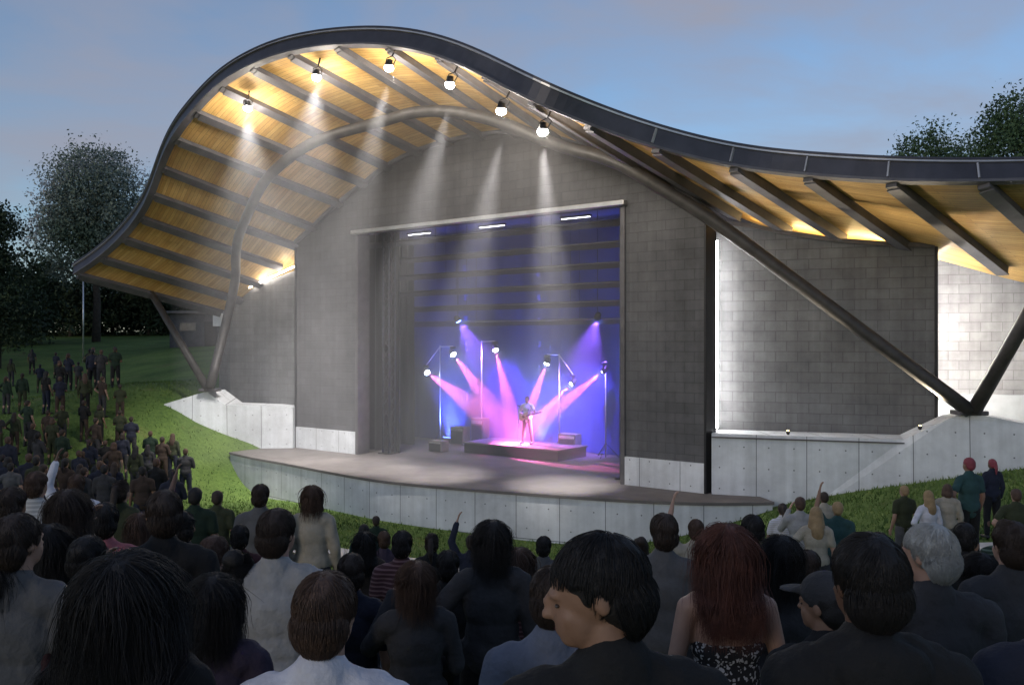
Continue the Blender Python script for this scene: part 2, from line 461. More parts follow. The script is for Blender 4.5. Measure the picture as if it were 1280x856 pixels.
deck_prism('stage_deck', LPs + [WS(s1 + 1.4, 0, 0.5), WS(s1 - 0.5, 0, 0.58), WS(s1 - 0.5, 0, 8.2), WS(0.4, 0, 8.2), WS(0.4, 0, 0.58), WS(-1.0, 0, 0.58)], ZD, ZD - 0.083, M_DECK)

# stage house behind the opening
HB = 6.6; hl = sL - 3.9; hr = sR + 1.9; hz = zT + 0.7
def room_panel(name, a, b, c_, d_, push, mat):
    return slab(name, [a, b, c_, d_], push, mat)
room_panel('house_back_wall', WS(hl, ZD - 0.3, HB), WS(hr, ZD - 0.3, HB), WS(hr, hz, HB), WS(hl, hz, HB), NW * 0.3, M_DARKIN)
room_panel('house_side_wall', WS(hl, ZD - 0.3, 0.6), WS(hl, ZD - 0.3, HB), WS(hl, hz, HB), WS(hl, hz, 0.6), UW * -0.25, M_DARKIN)
room_panel('house_side_wall', WS(hr, ZD - 0.3, 0.6), WS(hr, ZD - 0.3, HB), WS(hr, hz, HB), WS(hr, hz, 0.6), UW * 0.25, M_DARKIN)
room_panel('house_roof', WS(hl - .25, hz + 0.004, 0.601), WS(hr + .25, hz + 0.004, 0.601), WS(hr + .25, hz + 0.004, HB + .3), WS(hl - .25, hz + 0.004, HB + .3), Vector((0, 0, 0.25)), M_DARKIN)

# wing walls -----------------------------------------------------------------
UR = Vector((0.948, -0.318, 0)).normalized(); NR = Vector((0.318, 0.948, 0)).normalized()
R0 = Vector((5.98, 26.6, 0))
def wingp(px, py): return on_plane(px, py, R0, UR)
a = R0; e = wingp(1168, 500)
tops = [wingp(px, py - 2) for px, py in ((893, 266), (940, 271), (978, 279), (1048, 289), (1110, 293), (1168, 295))]
ttx = [R0.copy()] ; 
for v_ in tops: v_.z -= 0.32
zl = tops[0].z
frw = [Vector((R0.x, R0.y, zl))] + tops[1:] + [Vector((e.x, e.y, ZP - 0.5)), Vector((R0.x, R0.y, ZP - 0.5))]
slab('wing_wall', frw, NR * 0.5, M_BLOCKW)
bm = bmesh.new(); add_box(bm, (0.09, 0.55, tops[-1].z - ZP), frame(UR, NR, Vector((0, 0, 1)), Vector((e.x, e.y, (tops[-1].z + ZP) / 2)) + NR * 0.24 + UR * 0.047), 0.01)
part('edge_angle', bm, M_BLACK)
# capping along the top of the right wing
bm = bmesh.new()
for p, q in zip(frw[:5], frw[1:6]): box_between(bm, p - NR * 0.05, q - NR * 0.05, 0.1, 0.12)
part('wall_capping', bm, M_STEEL)
# pale wall further back at the right
F0 = Vector((11.9, 28.3, 0)); UF = Vector((0.97, -0.243, 0)).normalized(); NF = Vector((0.243, 0.97, 0)).normalized()
f1 = F0 + UF * 14
zf = EYE + 2.9; zfb = EYE - 1.62
slab('rear_wing_wall', [Vector((F0.x, F0.y, zf)), Vector((f1.x, f1.y, zf)), Vector((f1.x, f1.y, zfb)), Vector((F0.x, F0.y, zfb))], NF * 0.4, M_BLOCKL)
q = [Vector((F0.x, F0.y, zfb - .003)) - NF * 0.08, Vector((f1.x, f1.y, zfb - .003)) - NF * 0.08]
slab('rear_wall_base', [q[0], q[1], q[1] - Vector((0, 0, 3)), q[0] - Vector((0, 0, 3))], NF * 0.5, M_CONCS, uv=False)
# left wing
L0 = Vector((-8.62, 36.95, 0)); UL = Vector((-3.5, 1.75, 0)).normalized(); NL = Vector((1.75, 3.5, 0)).normalized()
def lwingp(px, py): return on_plane(px, py, L0, UL)
le = lwingp(288, 500)
lt = [Vector((L0.x, L0.y, lwingp(371, 334).z)), lwingp(330, 352), Vector((le.x, le.y, lwingp(288, 372).z))]
slab('wing_wall', lt + [Vector((le.x, le.y, ZP - 0.6)), Vector((L0.x, L0.y, ZP - 0.6))], NL * 0.5, M_BLOCKW)
rt = le + Vector((-0.95, 1.35, 0))
slab('wing_return', [Vector((le.x - .004, le.y + .01, lt[2].z - 0.1)), Vector((rt.x, rt.y, lt[2].z - 0.5)), Vector((rt.x, rt.y, ZP - 0.6)), Vector((le.x - .004, le.y + .01, ZP - 0.6))], Vector((0.5, 0.36, 0)), M_BLOCKW)
bm = bmesh.new(); add_box(bm, (1.3, 0.5, 0.62), frame(Vector((-.575, .818, 0)), Vector((.818, .575, 0)), Vector((0, 0, 1)), (le + rt) / 2 + Vector((-0.05, -0.12, ZP + 0.2))), 0.02)
part('return_base', bm, M_CONCS)

# plinths -------------------------------------------------------------------
def plinth(name, top, zbot, back, ledge_mat=M_CONC):
    """top: list of Vectors along the front edge; pushed back horizontally"""
    return slab(name, top + [Vector((top[-1].x, top[-1].y, zbot)), Vector((top[0].x, top[0].y, zbot))], back, ledge_mat)
pl = [P(205, 505, 35.6), P(258, 489, 35.6), P(281, 506, 35.75), P(371, 509, 36.2)]
pl[3].x = -9.02
plinth('plinth', pl, -0.8, Vector((0.25, 1.5, 0)))
pr = [Vector((5.72, 25.22, ZP)), P(1130, 549, 23.67), P(1186, 523, 23.25), P(1216, 517, 23.0), P(1245, 522, 22.8), P(1290, 531, 22.5), P(1420, 536, 21.7)]
pr[0].z = pr[1].z
plinth('plinth', pr, -0.8, Vector((0.32, 0.95, 0)) * 1.25)
# thin dark coping shadow gap line along the right plinth
bm = bmesh.new(); box_between(bm, pr[0] + Vector((0.0, -0.03, -0.1)), pr[1] + Vector((0, -0.03, -0.1)), 0.05, 0.035)
part('coping_line', bm, M_STEEL)

# roof ------------------------------------------------------------------------
DH = (1.173, 1.0)
corr = [((97,342),(280,390)),((128,322),(300,374)),((155,297),(325,353)),((177,271),(349,333)),((192,243),(371,303)),((203,209),(389,286)),((219,171),(427,250)),((244,140),(458,227)),
 ((276,105),(483,207)),((315,82),(525,186)),((361,64),(563,175)),((421,55),(603,168)),((487,54),(645,163)),((550,66),(700,170)),((610,92),(770,196)),((665,122),(850,234)),
 ((735,151),(915,262)),((818,181),(978,281)),((922,207),(1048,290)),((1010,216),(1125,298))]
Fp = []; Bp = []
for i, ((fx, fy), (bx, by)) in enumerate(corr):
    if i <= 3: B = lwingp(bx, by)
    elif i <= 15: B = wallp(bx, by)
    else: B = wingp(bx, by)
    k = (fx - 640) / FPX
    L = (k * B.y - B.x) / (k - DH[0])
    # solve B.x - 1.173 L = k (B.y - L)
    L = (B.x - k * B.y) / (DH[0] - k)
    Fp.append(P(fx, fy, B.y - L)); Bp.append(B)
for px, py, Y, L in ((1115, 224, 20.4, 4.5), (1228, 225, 20.1, 4.6), (1345, 221, 20.0, 4.7), (1460, 212, 20.1, 4.8), (1570, 196, 20.4, 4.9)):
    f = P(px, py, Y); Fp.append(f); Bp.append(f + Vector((DH[0] * L, L, -0.40 * L)))
NU = 150
Fs = spline([tuple(v) for v in Fp], NU); Bs = spline([tuple(v) for v in Bp], NU)
# soften small kinks of the traced curves
for arr in (Fs, Bs):
    for _ in range(22): arr[1:-1] = arr[1:-1] * 0.5 + 0.25 * (arr[:-2] + arr[2:])
Fs = [Vector(v) for v in Fs]; Bs = [Vector(v) for v in Bs]
NVR = 9; VEXT = 1.22
def rp(u, v):
    i = min(int(u), NU - 2); t = u - i
    f = Fs[i].lerp(Fs[i + 1], t); b = Bs[i].lerp(Bs[i + 1], t)
    return f + (b - f) * v
_NC = {}
def rn(u, v):
    k = round(v, 3)
    if k not in _NC:
        a = np.array([tuple(rn0(min(i, NU - 1.001), v)) for i in range(NU)])
        for _ in range(60): a[1:-1] = a[1:-1] * 0.5 + 0.25 * (a[:-2] + a[2:])
        _NC[k] = [Vector(q).normalized() for q in a]
    i = min(int(u), NU - 2)
    return _NC[k][i].lerp(_NC[k][i + 1], u - i).normalized()
def rn0(u, v):
    a_ = rp(max(u - 0.7, 0), v); b_ = rp(min(u + 0.7, NU - 1.001), v)
    n = (b_ - a_).cross(rp(u, 1) - rp(u, 0)); n.normalize()
    return n
if rn(NU * 0.45, 0.5).z < 0: SGN = -1
else: SGN = 1
def rq(u, v, off): return rp(u, v) + rn(u, v) * SGN * off
US = [min(i, NU - 1.001) for i in range(NU)]
VS = [k / (NVR - 1) * VEXT for k in range(NVR)]
# soffit lining
def grid(name, off, mat, parent, flip=False, v0=0.0):
    vs = [rq(u, v if v > 0 else v0, off) - SH for u in US for v in VS]
    fs = [(i * NVR + k, (i + 1) * NVR + k, (i + 1) * NVR + k + 1, i * NVR + k + 1) for i in range(NU - 1) for k in range(NVR - 1)]
    o_ = meshobj(name, vs, fs, mat, parent, smooth=True)
    uvl = o_.data.uv_layers.new(name='metres')
    acc = [0.0]
    for i in range(1, NU): acc.append(acc[-1] + (rp(US[i], 0.5) - rp(US[i - 1], 0.5)).length)
    for p in o_.data.polygons:
        for li in p.loop_indices:
            vi = o_.data.loops[li].vertex_index; i, k = divmod(vi, NVR)
            uvl.data[li].uv = (acc[i], VS[k] * 6.2)
    return o_
roof = grid('roof', 0.31, M_ROOFTOP, shell, v0=-0.01)
grid('soffit', 0.0, M_WOOD, roof)
# fascia: deep dark band along the front edge, with pale trims
def band(name, prof, mat, vpos=0.0, parent=None):
    """prof: list of (forward, up) offsets of a closed section swept along the front edge"""
    vs = []; n = len(prof)
    for u in US:
        base = rp(u, 0); nn = rn(u, 0) * SGN; fwd = (rp(u, 0) - rp(u, 1)).normalized()
        for a_, b_ in prof: vs.append(base + fwd * a_ + nn * b_ - SH)
    fs = [(i * n + k, (i + 1) * n + k, (i + 1) * n + (k + 1) % n, i * n + (k + 1) % n) for i in range(NU - 1) for k in range(n)]
    fs += [tuple(range(n)), tuple(range((NU - 1) * n, NU * n))[::-1]]
    return meshobj(name, vs, fs, mat, parent or roof)
band('fascia', [(0.16, -0.06), (0.16, 0.36), (-0.05, 0.36), (-0.05, -0.06)], M_FASCIA)
band('edge_trim', [(0.22, 0.362), (0.22, 0.41), (-0.25, 0.41), (-0.25, 0.362)], M_TRIM)
band('drip_edge', [(0.24, 0.412), (0.24, 0.47), (-0.5, 0.47), (-0.5, 0.412)], M_FASCIA)
band('lower_trim', [(0.19, -0.13), (0.19, -0.062), (-0.05, -0.062), (-0.05, -0.13)], M_BEAM)
# roof beams along the rulings
bm = None
nb = len(Fp)
for i in range(nb):
    u = i * (NU - 1) / (nb - 1); u = min(u, NU - 1.01)
    bm = bmesh.new()
    end = 1.02 if i < 16 else (1.06 if i < 20 else 1.0)
    bh_ = 0.17 if i < 15 else 0.22
    seg = []
    for v in (0.0, 0.25, 0.5, 0.75, end):
        p = rp(u, v); n_ = rn(u, v) * SGN
        t_ = (rp(u, 1) - rp(u, 0)).normalized(); x_ = t_.cross(n_).normalized()
        w, h = (0.13, bh_)
        seg.append([bm.verts.new(p + x_ * sx * w + n_ * sy) for sx, sy in ((-1, -h), (1, -h), (1, 0.03), (-1, 0.03))])
    for a_, b_ in zip(seg[:-1], seg[1:]):
        for k in range(4): bm.faces.new((a_[k], a_[(k + 1) % 4], b_[(k + 1) % 4], b_[k]))
    bm.faces.new(seg[0]); bm.faces.new(seg[-1][::-1])
    # bottom flange
    pa = rp(u, 0.02) - rn(u, 0) * SGN * (bh_ + 0.018); pb = rp(u, end) - rn(u, 1) * SGN * (bh_ + 0.018)
    x_ = (pb - pa).normalized()
    side = x_.cross(rn(u, 0.5)).normalized()
    add_box(bm, (0.32, (pb - pa).length, 0.032), frame(side, x_, side.cross(x_), (pa + pb) / 2))
    part('roof_beam', bm, M_BEAM, parent=roof)
    if i >= 17:      # stiffener plates on the fascia over each beam
        bm = bmesh.new(); f_ = (rp(u, 0) - rp(u, 1)).normalized(); n_ = rn(u, 0) * SGN
        tang = f_.cross(n_).normalized()
        add_box(bm, (0.04, 0.06, 0.38), frame(tang, f_, n_, rp(u, 0) + f_ * 0.185 + n_ * 0.15))
        part('stiffener', bm, M_TRIM, parent=roof)

# tilted arch rib springing from the two plinths, and the raking struts
def rib_pts():
    c_ = []
    basL = P(262, 486, 35.4)
    c_.append(basL)
    below = 0.62
    vs_ = {0: .93, 1: .86, 2: .80, 3: .66, 4: .57, 5: .54, 6: .49, 7: .49, 8: .51, 9: .55, 10: .57, 11: .53, 12: .54, 13: .58, 14: .62}
    for i in range(2, 15):
        u = i * (NU - 1) / (nb - 1)
        c_.append(rq(u, vs_[i], -below))
    # from here it leaves the soffit and drops to the right-hand pier
    end = P(1213, 514, 22.95)
    st = c_[13]
    out = c_[:14]
    for px, py, t in ((765, 199, .26), (830, 238, .40), (900, 281, .54), (1010, 364, .73)):
        out.append(P(px, py, st.y + (end.y - st.y) * t))
    out.append(end)
    return out
RP = rib_pts()
rs = [Vector(v) for v in spline([tuple(v) for v in RP], 90)]
for _ in range(5):
    rs = [rs[0]] + [rs[i] * 0.5 + (rs[i - 1] + rs[i + 1]) * 0.25 for i in range(1, len(rs) - 1)] + [rs[-1]]
bm = bmesh.new()
add_tube(bm, rs, [0.19] * len(rs), 14)
part('arch_rib', bm, M_RIB, smooth=True)
# strut left: pier to eave; strut right: pier to the roof beyond the frame
bm = bmesh.new(); add_tube(bm, [P(260, 487, 35.45), rq(0.3, 0.47, -0.05)], [0.16, 0.14], 12); part('strut', bm, M_RIB, smooth=True)
bm = bmesh.new(); add_tube(bm, [P(1217, 514, 22.95), P(1280, 403, 22.0), P(1388, 213, 20.6)], [0.19, 0.18, 0.17], 12); part('strut', bm, M_RIB, smooth=True)
# cast shoes where the steel meets the piers
for p in (P(261, 488, 35.5), P(1215, 517, 23.05)):
    bm = bmesh.new(); add_box(bm, (0.75, 0.6, 0.12), Matrix.Translation(p + Vector((0, 0.15, 0.02))), 0.03)
    part('base_plate', bm, M_STEEL)

# concealed light slots: behind the ends of the main wall and above the wings
M_LED = emit('led_white', (1.0, 0.97, 0.95), 58.0)
M_LEDW = emit('led_warm', (1.0, 0.76, 0.38), 30.0)
def light_bar(a, b, w, mat, name='light_strip'):
    bm = bmesh.new(); box_between(bm, a, b, w, w)
    return part(name, bm, mat)
lp2 = WS(s1 - 0.02, 0, 0.82)
light_bar(Vector((lp2.x, lp2.y, ZP + 0.1)), Vector((lp2.x, lp2.y, EYE + 3.0)), 0.06, M_LED)
e2 = e + NR * 1.1 - UR * 0.05
light_bar(Vector((e2.x, e2.y, ZP - 0.3)), Vector((e2.x, e2.y, EYE + 2.2)), 0.07, emit('led_bright', (1.0, 0.95, 0.9), 140.0))
for p, q_ in zip(frw[1:5], frw[2:6]):
    light_bar(p + NR * 0.22 + Vector((0, 0, 0.06)), q_ + NR * 0.22 + Vector((0, 0, 0.06)), 0.06, M_LEDW)
light_bar(Vector((F0.x, F0.y, zf + 0.05)) + NF * 0.1, Vector((f1.x, f1.y, zf + 0.05)) + NF * 0.1, 0.06, M_LEDW)
light_bar(lt[0] - NL * 0.12 + Vector((-.5, .25, 0.02)), lt[2] - NL * 0.12 + Vector((0, 0, 0.02)), 0.05, emit('led_eave', (1.0, 0.9, 0.78), 30.0))
# ------------------------------------------------------------------ floodlights hung under the roof
def proj(p): return (640 + FPX * p.x / p.y, 428 - FPX * (p.z - EYE) / p.y)
def roof_at(px, py, off):
    best = None
    for ui in range(0, NU - 1, 1):
        for v in np.linspace(0.02, 0.95, 40):
            q_ = rq(ui, v, off); x, y = proj(q_)
            d = (x - px) ** 2 + (y - py) ** 2
            if best is None or d < best[0]: best = (d, q_, ui, v)
    return best
M_LENS = emit('flood_lens', (1.0, 0.93, 0.84), 220.0)
flood_where = ['lowest on the left curve of the roof', 'second from the left under the roof crest', 'near the top of the roof crest',
               'just right of the roof crest', 'over the middle of the stage opening', 'rightmost over the stage opening']
FLOODS = []
aims = [None, None, WS(2.6, ZD, -2.0), WS(6.2, ZD, -2.2), WS(9.4, ZD, -2.0), WS(14.2, ZD, -1.2)]
for i, (px, py) in enumerate([(312, 134), (392, 95), (485, 75), (573, 89), (640, 116), (692, 138)]):
    d_, pos, ui, v = roof_at(px, py, -0.62)
    up = rq(ui, v, 0.0)
    root = empty('floodlight', pos)
    tag(root, 'small black floodlight shining under the roof, ' + flood_where[i], 'floodlight', 'floodlights under the bandshell roof')
    tgt = aims[i] if i > 1 else WS(1.0 + i, ZP - 1, -2.5)
    d = (tgt - pos).normalized()
    M = look_frame(Vector((0, 0, 0)), (d * .25 + Vector((0, 0, -1))).normalized())
    bm = bmesh.new()
    add_lathe(bm, [(0.04, 0.18), (0.07, 0.16), (0.09, 0.08), (0.12, 0.0), (0.12, -0.01), (0.10, -0.012)], M, 20)
    for k in range(5): add_lathe(bm, [(0.10, 0.05 + k * .025), (0.10, 0.058 + k * .025)], M, 16)
    obj('housing', bm, M_BLACK, root, True)
    bm = bmesh.new(); add_lathe(bm, [(0.11, -0.013), (0.135, -0.05), (0.135, -0.09), (0.10, -0.15), (0.05, -0.175)], M, 20); obj('lens', bm, M_LENS, root, True)
    bm = bmesh.new(); 
    s_ = d.cross(Vector((0, 0, 1))).normalized(); off = up - pos
    add_tube(bm, [s_ * 0.12, s_ * 0.14 + off * 0.35, off * 0.5], 0.015, 6); add_tube(bm, [s_ * -0.12, s_ * -0.14 + off * 0.35, off * 0.5], 0.015, 6)
    add_tube(bm, [off * 0.48, off * 1.0], 0.025, 8)
    obj('bracket', bm, M_BLACK, root)
    L = bpy.data.lights.new('flood_lamp', 'SPOT'); L.energy = 4200 if i < 2 else 11000; L.color = (1.0, 0.95, 0.89); L.spot_size = R(23 if i > 1 else 60); L.spot_blend = 1.0 if i > 1 else 0.9; L.shadow_soft_size = 0.1
    lo = bpy.data.objects.new('flood_lamp', L); lo.matrix_world = look_frame(pos + Vector((0, 0, -.3)) + d * 0.1, d); COL.objects.link(lo)
    # the open side of the fitting also throws light up on the boards
    L = bpy.data.lights.new('flood_spill', 'POINT'); L.energy = 62; L.color = (1.0, 0.87, 0.68); L.shadow_soft_size = 0.12
    lo = bpy.data.objects.new('flood_spill', L); lo.location = pos + Vector((0, 0, -.42)); COL.objects.link(lo)

# ------------------------------------------------------------------ on the stage
def Sx(px, py, back): return wallp(px, py, back)
# backdrop
bk = HB - 0.9
bs0 = (Sx(497, 400, bk) - OW).dot(UW); bs1 = hr - 0.3
bm = bmesh.new()
n = 60
top_ = [bm.verts.new(WS(bs0 + (bs1 - bs0) * i / n, hz - 1.1, bk + 0.05 * math.sin(i * 1.9) + .02 * math.sin(i * 4.3))) for i in range(n + 1)]
bot_ = [bm.verts.new(WS(bs0 + (bs1 - bs0) * i / n, ZD + 0.03, bk + 0.06 * math.sin(i * 1.9 + .3) + .02 * math.sin(i * 4.3))) for i in range(n + 1)]
for i in range(n): bm.faces.new((top_[i], top_[i + 1], bot_[i + 1], bot_[i]))
bmesh.ops.solidify(bm, geom=list(bm.faces), thickness=0.01)
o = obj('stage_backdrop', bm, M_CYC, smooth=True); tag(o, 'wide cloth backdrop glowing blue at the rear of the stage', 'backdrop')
# black curtain legs hanging at the sides
def curtain(s, back, w, z1, label, mat=M_CURTAIN):
    bm = bmesh.new(); n = 48; a_ = []; b_ = []
    for i in range(n + 1):
        t = i / n; ss_ = s + w * t; dpt = back + 0.09 * math.sin(t * w * 14) + 0.03 * math.sin(t * w * 31 + 1)
        a_.append(bm.verts.new(WS(ss_, z1, back + (dpt - back) * 0.6))); b_.append(bm.verts.new(WS(ss_, ZD + 0.02, dpt)))
    for i in range(n): bm.faces.new((a_[i], a_[i + 1], b_[i + 1], b_[i]))
    bmesh.ops.solidify(bm, geom=list(bm.faces), thickness=0.012)
    o_ = obj('stage_curtain', bm, mat, smooth=True); tag(o_, label, 'curtain', 'black curtains at the sides of the stage'); return o_
curtain(sL - 1.5, 1.3, 2.5, hz - 0.5, 'black pleated curtain just inside the left edge of the stage opening')
curtain(sL - 3.1, 3.4, 2.8, hz - 0.5, 'black pleated curtain hanging further back at the left of the stage')
curtain(sR - 0.9, 2.6, 1.9, hz - 0.5, 'black pleated curtain inside the right edge of the stage opening')
# steel guide towers either side of the opening
M_TOWER = surf('tower_steel', (0.07, 0.075, 0.095), 0.45, metal=0.4, var=0.2, scale=4)
def tower(s, back, label, lab_h):
    root = empty('truss_tower', WS(s, ZD, back)); o0 = root.location.copy()
    tag(root, label, 'truss tower', 'slim steel towers at the sides of the stage')
    hh = lab_h - ZD; w = 0.17
    for a_, b_ in ((-1, -1), (1, -1), (1, 1), (-1, 1)):
        bm = bmesh.new(); q_ = UW * (a_ * w) + NW * (b_ * w); add_tube(bm, [q_ + Vector((0, 0, 0.03)), q_ + Vector((0, 0, hh))], 0.03, 8); obj('chord', bm, M_TOWER, root, True)
    bm = bmesh.new(); k = int(hh / 0.45); st = hh / k
    for i in range(k):
        for (a0, b0), (a1, b1) in (((-1, -1), (1, -1)), ((1, -1), (1, 1)), ((1, 1), (-1, 1)), ((-1, 1), (-1, -1))):
            add_tube(bm, [UW * a0 * w + NW * b0 * w + Vector((0, 0, i * st)), UW * a1 * w + NW * b1 * w + Vector((0, 0, (i + 1) * st))], 0.012, 5)
    obj('lacing', bm, M_TOWER, root)
    bm = bmesh.new(); add_box(bm, (0.6, 0.6, 0.03), frame(UW, NW, Vector((0, 0, 1)), Vector((0, 0, 0.016))), 0.005); obj('base_plate', bm, M_BLACK, root)
tower(sL + 0.75, 0.95, 'slim steel lattice tower standing inside the left edge of the stage', hz - 0.6)
tower(sR - 0.42, 1.0, 'slim steel lattice tower inside the right edge of the stage, nearest the audience', hz - 0.6)
tower(sR - 0.75, 1.9, 'slim steel lattice tower just behind the right hand front tower', hz - 0.6)
# flown pipes and borders
M_BORDER = surf('grey_border_cloth', (0.10, 0.095, 0.12), 0.9, var=0.2, scale=3)
for i in range(6):
    zz = zT - 0.25 - i * 0.62; bb = 1.2 + i * 0.62
    root = empty('lighting_pipe', WS((hl + hr) / 2, zz, bb))
    tag(root, 'horizontal pipe with a grey border cloth above the stage, ' + ['frontmost and highest', 'second from the front', 'third from the front', 'fourth from the front', 'fifth from the front', 'rearmost and lowest'][i], 'pipe', 'flown pipes over the stage')
    bm = bmesh.new(); ln = (hr - hl) / 2 - 0.4
    add_tube(bm, [UW * -ln, UW * ln], 0.035, 8); obj('pipe', bm, M_STEEL, root, True)
    bm = bmesh.new(); a_ = []; b_ = []
    for k in range(61):
        t = -ln + 2 * ln * k / 60; w_ = 0.03 * math.sin(k * 2.1)
        a_.append(bm.verts.new(UW * t + Vector((0, 0, -0.04)))); b_.append(bm.verts.new(UW * t + NW * w_ + Vector((0, 0, -0.2))))
    for k in range(60): bm.faces.new((a_[k], a_[k + 1], b_[k + 1], b_[k]))
    bmesh.ops.solidify(bm, geom=list(bm.faces), thickness=0.008)
    obj('border_cloth', bm, M_BORDER, root, True)
    for t in (-0.8, -0.3, 0.3, 0.8):
        bm = bmesh.new(); add_tube(bm, [UW * t * ln, UW * t * ln + Vector((0, 0, hz - zz))], 0.008, 5); obj('hanging_wire', bm, M_BLACK, root)

# riser under the performer, equipment cases behind
RB = 3.9
rc = Sx(655, 560, RB); rs_ = (rc - OW).dot(UW)
rz = ZD + 0.42
root = empty('stage_riser', WS(rs_, ZD, RB)); tag(root, 'low dark grey platform under the guitarist at centre stage', 'platform')
M_RISER = surf('riser_carpet', (0.10, 0.09, 0.095), 0.9, var=0.25, scale=4, bump=0.2)
bm = bmesh.new(); add_box(bm, (4.6, 2.0, 0.06), frame(UW, NW, Vector((0, 0, 1)), Vector((0, 0, 0.39))), 0.01); obj('platform_top', bm, M_RISER, root)
bm = bmesh.new(); add_box(bm, (4.5, 1.9, 0.355), frame(UW, NW, Vector((0, 0, 1)), Vector((0, 0, 0.18))), 0.01); obj('skirt', bm, M_CURTAIN, root)
M_CASE = surf('case_laminate', (0.17, 0.15, 0.15), 0.6, var=0.3, scale=5)
def speaker_box(px, back, w, h, label, name='amplifier', cat='amplifier', on=0.0):
    p = Sx(px, 560, back); s_ = (p - OW).dot(UW)
    root = empty(name, WS(s_, ZD + on, back)); tag(root, label, cat)
    fm = lambda x, y, z: frame(UW, NW, Vector((0, 0, 1)), UW * x + NW * y + Vector((0, 0, z)))
    bm = bmesh.new(); add_box(bm, (w, 0.45, h), fm(0, 0, h / 2 + 0.02), 0.02); obj('cabinet', bm, M_CASE, root)
    bm = bmesh.new(); add_box(bm, (w * .86, 0.02, h * .68), fm(0, -0.232, h * .42), 0.005); obj('grille', bm, M_BLACK, root)
    bm = bmesh.new(); add_box(bm, (w * .86, 0.02, h * .12), fm(0, -0.232, h * .87), 0.004); obj('control_panel', bm, M_ALU, root)
    for sx in (-1, 1):
        for k in range(2):
            bm = bmesh.new(); add_lathe(bm, [(0.025, 0), (0.02, 0.02)], fm(sx * w * .4, .15 * (2 * k - 1), 0), 8); obj('foot', bm, M_BLACK, root)
speaker_box(575, 4.9, 0.75, 0.75, 'grey amplifier cabinet on the stage left of the guitarist')
speaker_box(600, 5.1, 0.65, 1.15, 'tall grey amplifier stack behind and left of the guitarist')
speaker_box(712, 4.9, 0.8, 0.8, 'grey amplifier cabinet on the stage right of the guitarist')
speaker_box(548, 2.6, 0.7, 0.42, 'low wedge sized monitor box at the left of the stage', 'monitor_speaker', 'speaker')

# moving head stage lights on stands
M_SLENS = emit('spot_lens', (0.75, 0.88, 1.0), 170.0)
focus = WS(rs_ - 0.1, rz + 0.5, RB - 0.1)
stands = [((550, 462), [(533, 465), (566, 442)]), ((602, 450), [(619, 436)]), ((699, 468), [(684, 453), (716, 478)]), ((757, 475), [(755, 463)])]
stand_words = ['leftmost with two lamps', 'left of the guitarist with one lamp', 'right of the guitarist with two lamps', 'rightmost by the tower']
lamp_words = ['leftmost and lowest of the left group', 'second from the left on the stage', 'highest one left of the guitarist', 'just right of the guitarist', 'second from the right and lowest', 'rightmost near the steel tower']
kk = 0
SB = 5.0
for (sp_, lamps), sw in zip(stands, stand_words):
    b0 = Sx(sp_[0], sp_[1], SB); s_ = (b0 - OW).dot(UW)
    root = empty('light_stand', WS(s_, ZD, SB)); base = root.location.copy()
    tag(root, 'thin metal lighting stand, ' + sw, 'light stand', 'lighting stands on the stage')
    pts = [Sx(px, py, SB) for px, py in lamps]
    ztop_ = max(p.z for p in pts) + 0.35
    bm = bmesh.new(); add_tube(bm, [Vector((0, 0, 0.02)), Vector((0, 0, ztop_ - ZD))], 0.028, 8); obj('pole', bm, M_ALU, root, True)
    for a_ in (0, 2.1, 4.2):
        bm = bmesh.new(); v = Vector((math.cos(a_), math.sin(a_), 0)); add_tube(bm, [Vector((0, 0, 0.55)), v * 0.5 + Vector((0, 0, 0.02))], 0.016, 6); obj('leg', bm, M_BLACK, root)
    for p in pts:
        bm = bmesh.new(); add_tube(bm, [Vector((0, 0, ztop_ - ZD - 0.05)), p + Vector((0, 0, 0.32)) - base], 0.022, 8); obj('boom_arm', bm, M_ALU, root, True)
    for p in pts:
        lr = empty('stage_spotlight', p)
        tag(lr, 'bright moving stage light with a pink beam, ' + lamp_words[kk], 'stage light', 'stage lights around the guitarist'); kk += 1
        d = (focus + UW * ((p - focus).dot(UW)) * 0.12 - p).normalized()
        M = look_frame(Vector((0, 0, 0)), d)
        bm = bmesh.new(); add_lathe(bm, [(0.05, 0.2), (0.1, 0.16), (0.12, 0.0), (0.14, -0.08), (0.12, -0.08), (0.11, -0.05)], M, 18); obj('lamp_head', bm, M_BLACK, lr, True)
        bm = bmesh.new(); add_lathe(bm, [(0.108, -0.055), (0.07, -0.09), (0.02, -0.1)], M, 18); obj('lens', bm, M_SLENS, lr, True)
        bm = bmesh.new(); sd = d.cross(Vector((0, 0, 1))).normalized()
        add_tube(bm, [sd * 0.13, sd * 0.16 + Vector((0, 0, 0.2)), sd * -0.16 + Vector((0, 0, 0.2)), sd * -0.13], 0.016, 6); add_box(bm, (0.24, 0.18, 0.09), Matrix.Translation((0, 0, 0.26)), 0.02)
        obj('yoke', bm, M_BLACK, lr)
        L = bpy.data.lights.new('stage_spot', 'SPOT'); L.energy = 24000; L.color = (1.0, 0.16, 0.5); L.spot_size = R(16); L.spot_blend = 0.4; L.shadow_soft_size = 0.05
        lo = bpy.data.objects.new('stage_spot', L); lo.matrix_world = look_frame(p + d * 0.14, d); COL.objects.link(lo)
